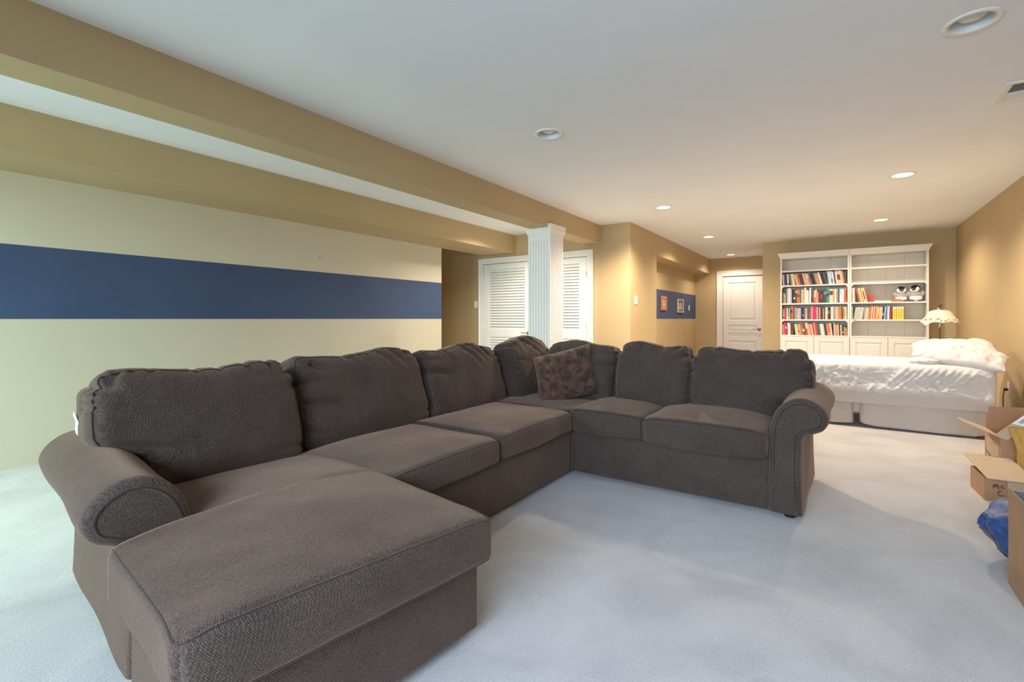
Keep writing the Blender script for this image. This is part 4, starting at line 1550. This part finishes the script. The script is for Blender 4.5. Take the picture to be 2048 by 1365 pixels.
def make_book(x, z, w, hgt, lean, depth, yfront, cover, band=None, label='', group=None):
    """x is the lower left corner of the spine; lean in degrees, positive = top towards -x"""
    a = math.radians(lean)
    Mx = Matrix(((math.cos(a), 0, -math.sin(a), x), (0, 1, 0, yfront), (math.sin(a), 0, math.cos(a), z), (0, 0, 0, 1)))
    if lean > 0:
        Mx.translation.z = z + 0.0003
    elif lean < 0:
        Mx.translation.z = z + w * math.sin(-a) + 0.0003
    else:
        Mx.translation.z = z + 0.0003
    c_ = max(0.0012, w * 0.1)
    m_ = MB()
    m_.obox(Mx, 0, c_, 0, depth, 0, hgt)
    m_.obox(Mx, w - c_, w, 0, depth, 0, hgt)
    m_.obox(Mx, c_, w - c_, 0, c_, 0, hgt)
    m_.obox(Mx, c_, w - c_, c_, depth - 0.004, 0.003, hgt - 0.004, 1)
    mats = [BM[cover], M['paper']]
    o_ = m_.build('book', mats)
    o_.location = (0, 0, 0)
    tag(o_, label, 'book', group)
    if band:
        b_ = MB()
        col_, z0, z1 = band
        b_.obox(Mx, w * 0.04, w * 0.96, -0.0008, 0.0, hgt * z0, hgt * z1)
        bo = b_.build('spine_label', BM[col_], o_)
    return o_


def row(items, x0, x1, zs, where, group, hmax, lean_mode, yoff=0.03, fill=True, seed=0):
    """items 'cover,width,height[,band,z0,z1]' separated by spaces; laid left to right"""
    rng_ = random.Random(seed)
    L = [it.split(',') for it in items.split()]
    W = [float(i[1]) for i in L]
    n = len(L)
    leans = [lean_mode(k / max(1, n - 1)) for k in range(n)]
    H = [hmax * float(i[2]) for i in L]

    def layout(sc):
        xs, x, prev = [], x0, 0.0
        end = x0
        for k in range(n):
            a = math.radians(leans[k])
            w = W[k] * sc
            ga = max(0.0, math.tan(a) - math.tan(prev)) * H[k]
            x += ga
            xs.append(x)
            x += w / math.cos(a) + 0.0008
            prev = a
        return xs, x
    sc = 0.01
    if fill:
        lo, hi = 0.002, 0.05
        for _ in range(40):
            sc = (lo + hi) / 2
            if layout(sc)[1] > x1:
                hi = sc
            else:
                lo = sc
        sc = lo
    xs, end = layout(sc)
    for k in range(n):
        it = L[k]
        w = W[k] * sc
        nm = CO[it[0]][0]
        size = ('thick ' if W[k] >= 2.0 else 'thin ' if W[k] <= 0.8 else '') + ('tall ' if float(it[2]) >= 0.98 else 'short ' if float(it[2]) <= 0.78 else '')
        band = (it[3], float(it[4]), float(it[5])) if len(it) > 3 else None
        lab = '%s%s book%s, %s from left, %s' % (size, nm, (' with %s label' % CO[band[0]][0]) if band else '', ordinal(k + 1), where)
        make_book(xs[k], zs, w, H[k], leans[k], rng_.uniform(0.13, 0.2), YF + yoff + rng_.uniform(0, 0.02), it[0], band, lab, group)
    return xs, sc


xa, xb = XS[0] + 0.028, XS[1] - 0.028
S2 = ST / 2
row('pk,1.2,.86,wh,.1,.9 pu,1.3,.84,bk,.2,.5 nv,1,.82 wh,1.3,.84,bk,.1,.2 ol,1,.82 oc,.8,.84 cr,1,.86 wh,1,.86 cr,1.2,.82 tn,.9,.8 or,1.3,.9 mr,1,.84 db,1.1,.84 mr,1,.86 cr,1.2,.88 tn,1,.84 wh,.8,.86 or,1.2,.84,cr,.6,.95 gy,.9,.8 dk,1.1,.86 bk,1.3,.86 dk,1,.84 tn,1.2,.84 sa,.9,.82 tn,1,.82 wh,1.2,.9 db,1.2,.88 bk,1.1,.88 br,.9,.9 dk,1,.86 lb,1.3,.94 wh,1,.94 lb,1.2,.93,bl,.1,.4 wh,1.1,.9 dk,1,.86 cr,1.2,.92 pk,2.4,.95,mr,.3,.7 cr,1.1,.95 tn,1,.92 br,1,.86 dk,1.1,.84',
    xa, xb, SHELF[3] + S2, 'top row, full bookcase', 'books on the top row', 0.222, lambda t_: 3 if t_ < 0.08 else (9 if t_ < 0.2 else (14 if t_ < 0.75 else 7)), seed=1)
row('dk,.8,.7 tn,.9,.68 cr,.9,.64 dg,.9,.92 lv,1.3,.96 wh,1.3,.98 lv,1.1,.94 bk,1.3,.86 db,1.5,.86,cr,.3,.45 dk,1.2,.84,cr,.8,.96 or,2.3,.86,dg,.45,.65 dg,.9,.78 cr,1.5,.86 tn,1,.88 wh,1.2,.98 wh,1.6,.82 cr,1,.8 wh,1.1,.96 bl,1.2,.84,nv,.1,.4 br,.9,.88 or,1.3,.84,cr,.4,.9 cr,.8,.86 sa,1.2,.7 mr,1.2,.68 db,1.7,.76,br,.3,.7 dk,1.1,.8 dk,1.8,.88,gy,.6,.8 gn,2.1,.94,dk,.42,.62 cr,2.7,.86,dk,.55,.85 tn,.9,.86 cr,1.5,.86 gy,1.2,.86 dk,.9,.8 lb,2,.86,wh,.1,.5 wh,1,.84 or,1.3,.9 or,1.1,.92,br,.2,.8',
    xa, xb, SHELF[2] + S2, 'second row, full bookcase', 'books on the second row', 0.258, lambda t_: 0, seed=2)
row('dk,.7,.74 cr,1.1,.76,ol,.1,.25 rd,1.1,.82 rd,.9,.84 wh,.9,.82 tl,1.1,.84,wh,.1,.2 pg,1,.8 db,.7,.8 or,1.3,.96,db,.5,.7 or,1.1,.96 dk,.8,.8 lv,1.3,.86 gy,1.1,.82 cr,1,.82 lv,1.4,.82 tn,.9,.8 nv,1.2,.84 nv,1.3,.86,lb,.3,.4 bl,.9,.78 tn,1,.8 pk,1,.8 mr,.9,.8 br,1.9,.82 gy,.9,.82 pk,.8,.94 hp,1.3,.98 hp,2.2,.99 lv,1,.9 mr,.8,.86 tn,1.5,.84 nv,.9,.86 dk,1,.9 sa,1,.8 bk,.9,.84 wh,1.1,.84 cr,1,.86 dk,1.6,.78,gy,.5,.8 bk,.8,.86 cr,1.1,.88 wh,1,.9 gy,1.2,.88 cr,1,.9 pk,1.2,.88 sa,1.2,.88 oc,2.1,.92 db,.9,.9 tn,1.6,.9,oc,.2,.8 cr,.9,.88 pg,1,.86',
    xa, xb, SHELF[1] + S2, 'third row, full bookcase', 'books on the third row', 0.228, lambda t_: 0 if t_ < 0.85 else 1.0, seed=3)
row('tn,1,.8 hp,1.2,.92 hp,1,.94,wh,.5,.65 mr,.9,.9 wh,1.4,.9 cr,.9,.88 mr,1.1,.84 br,1.1,.82 dk,.8,.8 pg,1,.8 cr,1,.82 tn,1.4,.78,or,.2,.5 tn,1,.84 oc,1.5,.92 br,1.5,.9,cr,.3,.5 dk,.8,.86 or,1.5,.94,wh,.5,.98 pk,.8,.92 tn,1.2,.84 sa,1,.84 pk,1,.82 mr,.8,.9 sa,1.2,.94 rd,1.3,.9 dg,2.3,.9 cr,.9,.84 wh,1,.84 pg,1,.84 db,.9,.86 mr,1,.88 sa,1.3,.88 or,1.1,.88,cr,.1,.2 pg,1.3,.88 bk,.8,.86 cr,1,.9 sa,2,.78 pk,.8,.8 bk,1,.82 cr,.9,.78 dk,1.6,.8,cr,.25,.33 oc,1.3,.62 tn,1,.56',
    xa, xb, SHELF[0] + S2, 'bottom row, full bookcase', 'books on the bottom row', 0.222, lambda t_: 2 if t_ < 0.18 else (7 if t_ < 0.8 else 2), seed=4)
xa2 = XS[1] + 0.03
row('pk,1.1,.92 wh,.8,.9 pk,.9,.94 br,1.2,.9 or,1.1,.88 lv,1,.9 yl,.9,.92 or,.9,.9 cr,.8,.92 yl,1,.9,dk,.2,.8 cr,.8,.92 or,.8,.9', xa2, xa2 + 0.205, SHELF[2] + S2,
    'beside the small red box', 'books beside the red block', 0.245, lambda t_: 1 if t_ < 0.25 else 11, seed=5)
row('mt,1.1,.86 br,.9,.8 cr,.8,.8 mt,1,.82 lv,.9,.84 pg,.9,.82 pk,.9,.82 lb,.8,.8 pg,.9,.82 cr,.9,.8 pk,.8,.8 gy,1,.8 pg,.8,.78 pk,.9,.8 cr,.9,.8 tn,1.2,.8 oc,1,.8 or,1.2,.92 wh,1,.84 rd,.9,.84 wh,.8,.84 or,1.2,.9 sa,.9,.86 yl,1,.84 or,1,.82,cr,.4,.9 tn,1,.82 cr,1,.82 pk,1.1,.8 nv,1,.84,pk,.3,.5 dk,.8,.86 lb,1.1,.84 bl,.8,.86 lb,1.3,.92 wh,1,.84 mr,1,.84 rd,1.1,.84,dk,.85,.99', xa2, xa2 + 0.49, SHELF[1] + S2,
    'row under the plush penguins', 'books under the plush penguins', 0.235, lambda t_: 0 if t_ < 0.02 else (-7 if t_ < 0.3 else -4 if t_ < 0.9 else -2), seed=6)
xe = xa2 + 0.502
for k in range(6):
    make_book(xe + k * 0.0222, SHELF[1] + S2, 0.019, 0.19, 0, 0.15, YF + 0.035, 'yl', ('wh', 0.86, 0.995), 'slim yellow book with white spine top, %s from left of the matching six' % ORD[k], 'matching yellow books')
# ribbon bookmark hanging over the shelf edge
xr = xa2 + 0.035
tag(MB().tube([(xr, YF + 0.03, SHELF[1] + S2 + 0.004), (xr + 0.003, YF + 0.004, SHELF[1] + S2 + 0.003), (xr + 0.006, YF + 0.002, SHELF[1] - 0.02), (xr + 0.014, YF + 0.002, SHELF[1] - 0.05), (xr + 0.012, YF + 0.002, SHELF[1] - 0.075)], [0.002, 0.003, 0.003, 0.004, 0.002], 6).build('ribbon_bookmark', BM['or']),
    'orange ribbon bookmark hanging over the shelf edge below the penguins', 'bookmark')
# small things on the penguin shelf
zt = SHELF[2] + S2
o = MB().box(xa2 + 0.222, xa2 + 0.268, YF + 0.05, YF + 0.16, zt, zt + 0.112).build('storage_box', BM['rd'], bevel=0.004)
tag(o, 'small red box standing beside the leaning books', 'box')
bk = MB()
bk.box(xa2 + 0.275, xa2 + 0.49, YF + 0.04, YF + 0.2, zt, zt + 0.003)
bk.box(xa2 + 0.278, xa2 + 0.487, YF + 0.043, YF + 0.197, zt + 0.003, zt + 0.017, 1)
bk.box(xa2 + 0.275, xa2 + 0.49, YF + 0.04, YF + 0.2, zt + 0.017, zt + 0.02)
tag(bk.build('book', [BM['wh'], M['paper']]), 'white book lying flat before the orange box', 'book')
ob = thing('storage_box', 'flat orange box lying beside a plush penguin', 'box', (xa2 + 0.55, YF + 0.1, zt))
MB().box(xa2 + 0.497, xa2 + 0.60, YF + 0.045, YF + 0.13, zt, zt + 0.03).build('tray', BM['or'], ob, bevel=0.003)
MB().box(xa2 + 0.495, xa2 + 0.602, YF + 0.043, YF + 0.132, zt + 0.022, zt + 0.04).build('lid', BM['or'], ob, bevel=0.003)


# ------------------------------------------------------------------ plush penguins
def rotate_mb(m_, c, az):
    c = Vector(c)
    R = Matrix.Rotation(az, 3, 'Z')
    m_.v = [tuple(R @ (Vector(v) - c) + c) for v in m_.v]
    return m_


def penguin(x, y, z, s, turn, label):
    t = thing('plush_penguin', label, 'stuffed toy', (x, y, z), group='plush penguin chicks')
    c = (x, y, z)
    P = lambda dx, dy, dz: (x + dx * s, y + dy * s, z + dz * s)
    S = lambda *r: tuple(v * s for v in r)
    rot = lambda m_, az=turn: rotate_mb(m_, c, az)
    body = ball(P(0, 0, 0.30), S(0.30, 0.22, 0.30), rough=0.12, seed=1 + x)
    body.v = [(v[0] + (x - v[0]) * 0.32 * max(0, (v[2] - z) / s - 0.25) / 0.4, v[1], v[2]) for v in body.v]
    body.build('body', M['plush'], t, smooth=True)
    ball(P(0, -0.08, 0.17), S(0.27, 0.19, 0.165), rough=0.12, seed=4 + x).build('belly', M['plush_white'], t, smooth=True)
    for sd in (-1, 1):
        w = ball(P(sd * 0.30, 0.0, 0.40), S(0.13, 0.05, 0.19), rough=0.1, seed=6 + sd)
        a = sd * 0.75
        cc = Vector(P(sd * 0.24, 0, 0.5))
        R = Matrix.Rotation(a, 3, 'Y')
        w.v = [tuple(R @ (Vector(v) - cc) + cc) for v in w.v]
        w.build('flipper', M['plush'], t, smooth=True)
        ball(P(sd * 0.17, -0.2, 0.025), S(0.10, 0.11, 0.03)).build('foot', M['plush_black'], t, smooth=True)
    head = rot(ball(P(0, -0.03, 0.70), S(0.215, 0.19, 0.185), rough=0.03))
    h = head.build('head', M['plush_black'], t, smooth=True)
    for sd in (-1, 1):
        rot(ball(P(sd * 0.128, -0.112, 0.665), S(0.098, 0.09, 0.115))).build('cheek', M['plush_white'], h, smooth=True)
        rot(ball(P(sd * 0.125, -0.196, 0.712), S(0.017, 0.014, 0.019), 10, 8)).build('eye', M['plush_black'], h, smooth=True)
    rot(ball(P(0, -0.13, 0.56), S(0.17, 0.09, 0.05))).build('chin', M['plush_white'], h, smooth=True)
    rot(ball(P(0, -0.185, 0.66), S(0.075, 0.07, 0.10))).build('face', M['plush_black'], h, smooth=True)
    rot(ball(P(0, -0.25, 0.655), S(0.05, 0.055, 0.022), 12, 8)).build('beak', M['beak'], h, smooth=True)


penguin(0.795, 9.29, zt + 0.001, 0.262, 0.05, 'grey plush penguin chick beside the flat orange box')
penguin(0.965, 9.29, zt + 0.001, 0.28, -0.55, 'grey plush penguin chick beside the side panel, head turned')


# ------------------------------------------------------------------ cardboard boxes and bag along the right wall
def card(mb_, quad, th=0.005, mi=0):
    return mb_.slab(quad, th, mi)


def open_box(t, corner, ux, uy, w, d, hgt, name='carton'):
    """four walls and a floor; corner = near-left lower corner, ux along width, uy along depth"""
    c, ux, uy, z = Vector(corner), Vector(ux).normalized(), Vector(uy).normalized(), Vector((0, 0, 1))
    th = 0.006
    Mx = Matrix((ux, uy, z)).transposed().to_4x4()
    Mx.translation = c
    m_ = MB()
    m_.obox(Mx, 0, w, 0, th, 0, hgt)
    m_.obox(Mx, 0, w, d - th, d, 0, hgt)
    m_.obox(Mx, 0, th, th, d - th, 0, hgt)
    m_.obox(Mx, w - th, w, th, d - th, 0, hgt)
    m_.obox(Mx, th, w - th, th, d - th, 0, th)
    m_.build(name, M['card'], t)
    return Mx, lambda a, b_, zz: Mx @ Vector((a, b_, zz))


# far carton with raised flaps
t = thing('cardboard_box', 'open cardboard box with raised flaps and white printed label by the bed', 'box', (1.05, 4.5, 0))
Mx, P = open_box(t, (0.888, 4.40, 0), (1, 0.06, 0), (-0.03, 1, 0), 0.42, 0.36, 0.30)
f = MB()
f.slab([P(0.0, 0.01, 0.30), P(0.0, 0.35, 0.30), P(-0.17, 0.24, 0.375), P(-0.15, 0.10, 0.36)], 0.005)
f.build('flap', M['card_in'], t)
f = MB()
f.slab([P(0.42, 0.36, 0.30), P(0.0, 0.36, 0.30), P(0.03, 0.40, 0.45), P(0.42, 0.42, 0.46)], 0.005)
f.build('flap', M['card'], t)
f = MB()
f.slab([P(0.0, 0.0, 0.30), P(0.42, 0.0, 0.30), P(0.42, -0.05, 0.47), P(0.30, -0.05, 0.47)], 0.005)
f.build('flap', M['card'], t)
f = MB()
q = [P(-0.035, -0.008, 0.315), P(0.02, -0.03, 0.295), P(0.195, -0.03, 0.465), P(0.13, -0.008, 0.49)]
f.slab(q, 0.005, n=(0.1, -0.99, 0.1))
fl = f.build('flap', M['card_in'], t)
lerp = lambda a, b_, k: a + (b_ - a) * k
l0, l1, l2, l3 = lerp(q[0], q[3], 0.5), lerp(q[1], q[2], 0.55), q[2], q[3]
nn = Vector((0.1, -0.99, 0.1)) * 0.0056
f = MB()
f.slab([l0 + nn, l1 + nn, l2 + nn, l3 + nn], 0.0012, n=(0.1, -0.99, 0.1))
lb = f.build('shipping_label', M['label'], fl)
tag(lb, 'white printed label')
f = MB()
for k in range(4):
    a, b_ = 0.22 + 0.15 * k, 0.30 + 0.15 * k
    e0, e1 = (0.15, 0.85) if k != 2 else (0.3, 0.75)
    qa = [lerp(lerp(l0, l1, a), lerp(l3, l2, a), e0), lerp(lerp(l0, l1, b_), lerp(l3, l2, b_), e0), lerp(lerp(l0, l1, b_), lerp(l3, l2, b_), e1), lerp(lerp(l0, l1, a), lerp(l3, l2, a), e1)]
    f.slab([p + nn * 1.25 for p in qa], 0.0005, n=(0.1, -0.99, 0.1))
ink = f.build('printed_lines', M['ink'], t)
f = MB()
f.obox(Mx, -0.0012, 0.0, 0.05, 0.30, 0.03, 0.25)
for zz in (0.12, 0.05):
    f.tube([P(-0.003, 0.04, zz), P(-0.003, 0.12, zz + 0.03), P(-0.003, 0.2, zz + 0.01), P(-0.003, 0.31, zz + 0.03)], 0.003, 5, 1)
f.build('worn_tape', [M['card_in'], M['marker']], t)

# middle carton with one wide lid flap
t = thing('cardboard_box', 'low cardboard box with wide open flap and black handwriting', 'box', (0.9, 4.05, 0))
Mx, P = open_box(t, (0.725, 3.955, 0), (1, 0.05, 0), (-0.05, 1, 0), 0.21, 0.27, 0.135)
f = MB()
f.slab([(0.722, 3.865, 0.150), (0.942, 3.875, 0.150), (0.925, 4.38, 0.176), (0.700, 4.375, 0.176)], 0.005)
f.build('flap', M['card_in'], t)
f = MB()
f.slab([P(0.1, -0.012, 0.02), P(0.21, -0.012, 0.02), P(0.21, -0.004, 0.135), P(0.1, -0.004, 0.135)], 0.004)
f.build('flap', M['card_in'], t)


def ink_stroke(mb_, pts, P_, b0, w=0.0022):
    mb_.tube([P_(x, b0, z) for x, z in pts], w, 5)


hw = MB()
ink_stroke(hw, [(0.0400, 0.078), (0.0432, 0.098), (0.0480, 0.100), (0.0504, 0.082), (0.0544, 0.099), (0.0592, 0.101), (0.0624, 0.080), (0.0672, 0.078)], P, -0.0022)
ink_stroke(hw, [(0.0880, 0.094), (0.0784, 0.098), (0.0736, 0.088), (0.0784, 0.079), (0.0896, 0.082)], P, -0.0022)
ink_stroke(hw, [(0.0784, 0.062), (0.0672, 0.064), (0.0592, 0.054), (0.0624, 0.042), (0.0752, 0.036), (0.0864, 0.04)], P, -0.0022)
hw.build('handwriting', M['marker'], t)

# front carton
t = thing('cardboard_box', 'tall open cardboard box with shade painted inside beside the blue bag', 'box', (0.8, 2.5, 0))
Mx, P = open_box(t, (0.578, 2.30, 0), (1, 0, 0), (0, 1, 0), 0.40, 0.46, 0.39)
f = MB()
f.box(0.585, 0.971, 2.743, 2.753, 0.01, 0.383)
f.build('inside_shade', M['card_shade'], t)  # dark sheet on the far inner wall stands in for shade
o = thing('wrapped_package', 'white and teal wrapped package inside the tall open box', 'package', (0.74, 2.58, 0.006))
f = MB()
f.obox(Matrix.Translation((0.74, 2.60, 0.0)) @ Matrix.Rotation(0.12, 4, 'Z'), -0.12, 0.14, -0.12, 0.11, 0.007, 0.345)
f.build('wrapper', M['paleblue'], o, bevel=0.02, seg=3)
f = MB()
cc = Vector((0.70, 2.62, 0.3455))
f.tube([cc + Vector((0.032 * math.cos(a), 0.026 * math.sin(a), 0)) for a in np.linspace(0.3, 5.6, 20)] + [cc + Vector((0.03, 0.0, 0)), cc + Vector((-0.028, 0.002, 0))], 0.005, 6)
f.build('printed_mark', M['teal'], o)

# ochre paper bag between the cartons
kb = MB()
nu, nv = 14, 18
vs, fs = [], []
for i in range(nv + 1):
    v = i / nv
    z = 0.005 + 0.40 * v
    wv = 0.06 * (1 - 0.75 * v) + 0.012
    hv = 0.085 * (1 - 0.15 * math.sin(v * 3.1))
    for k in range(2 * nu):
        a = 2 * math.pi * k / (2 * nu)
        ex = math.copysign(abs(math.cos(a)) ** 0.5, math.cos(a)) * hv
        ey = math.copysign(abs(math.sin(a)) ** 0.6, math.sin(a)) * wv
        cr = 0.008 * math.sin(5 * a + 9 * v)
        vs.append((1.035 - 0.035 * v + ex + cr, 4.28 + ey + cr + 0.03 * v, z * 0.97))
n2 = 2 * nu
for i in range(nv):
    for k in range(n2):
        fs.append((i * n2 + k, i * n2 + (k + 1) % n2, (i + 1) * n2 + (k + 1) % n2, (i + 1) * n2 + k))
fs.append(tuple(range(n2 - 1, -1, -1)))
kb.add(vs, fs)
o = kb.build('paper_bag', M['kraft'], smooth=True)
tag(o, 'ochre paper bag standing between the cardboard boxes', 'bag')

# blue plastic bag
bg = ball((0, 0, 0), (1, 1, 1), 64, 44)
A = np.array(bg.v)
N = A.copy()
A = A * np.array((0.24, 0.205, 0.155))
A[:, 2] = np.where(A[:, 2] < -0.10, -0.10 + (A[:, 2] + 0.10) * 0.15, A[:, 2])
A[:, 2] += 0.105
sh = smoothstep(0.0, 0.18, A[:, 2])
A[:, 0] -= 0.06 * sh
A += N * (0.035 * fbm(N * 1.9 + 4, 2) + 0.016 * (1 - 2 * np.abs(fbm(N * 3.2 + 8, 3))))[:, None]
A[:, 2] -= A[:, 2].min() - 0.002
A += np.array((0.83, 2.985, 0.0))
bg.v = [tuple(p) for p in A]
o = bg.build('plastic_bag', M['bag'], smooth=True)
tag(o, 'full blue plastic bag on the carpet behind the tall box', 'bag')
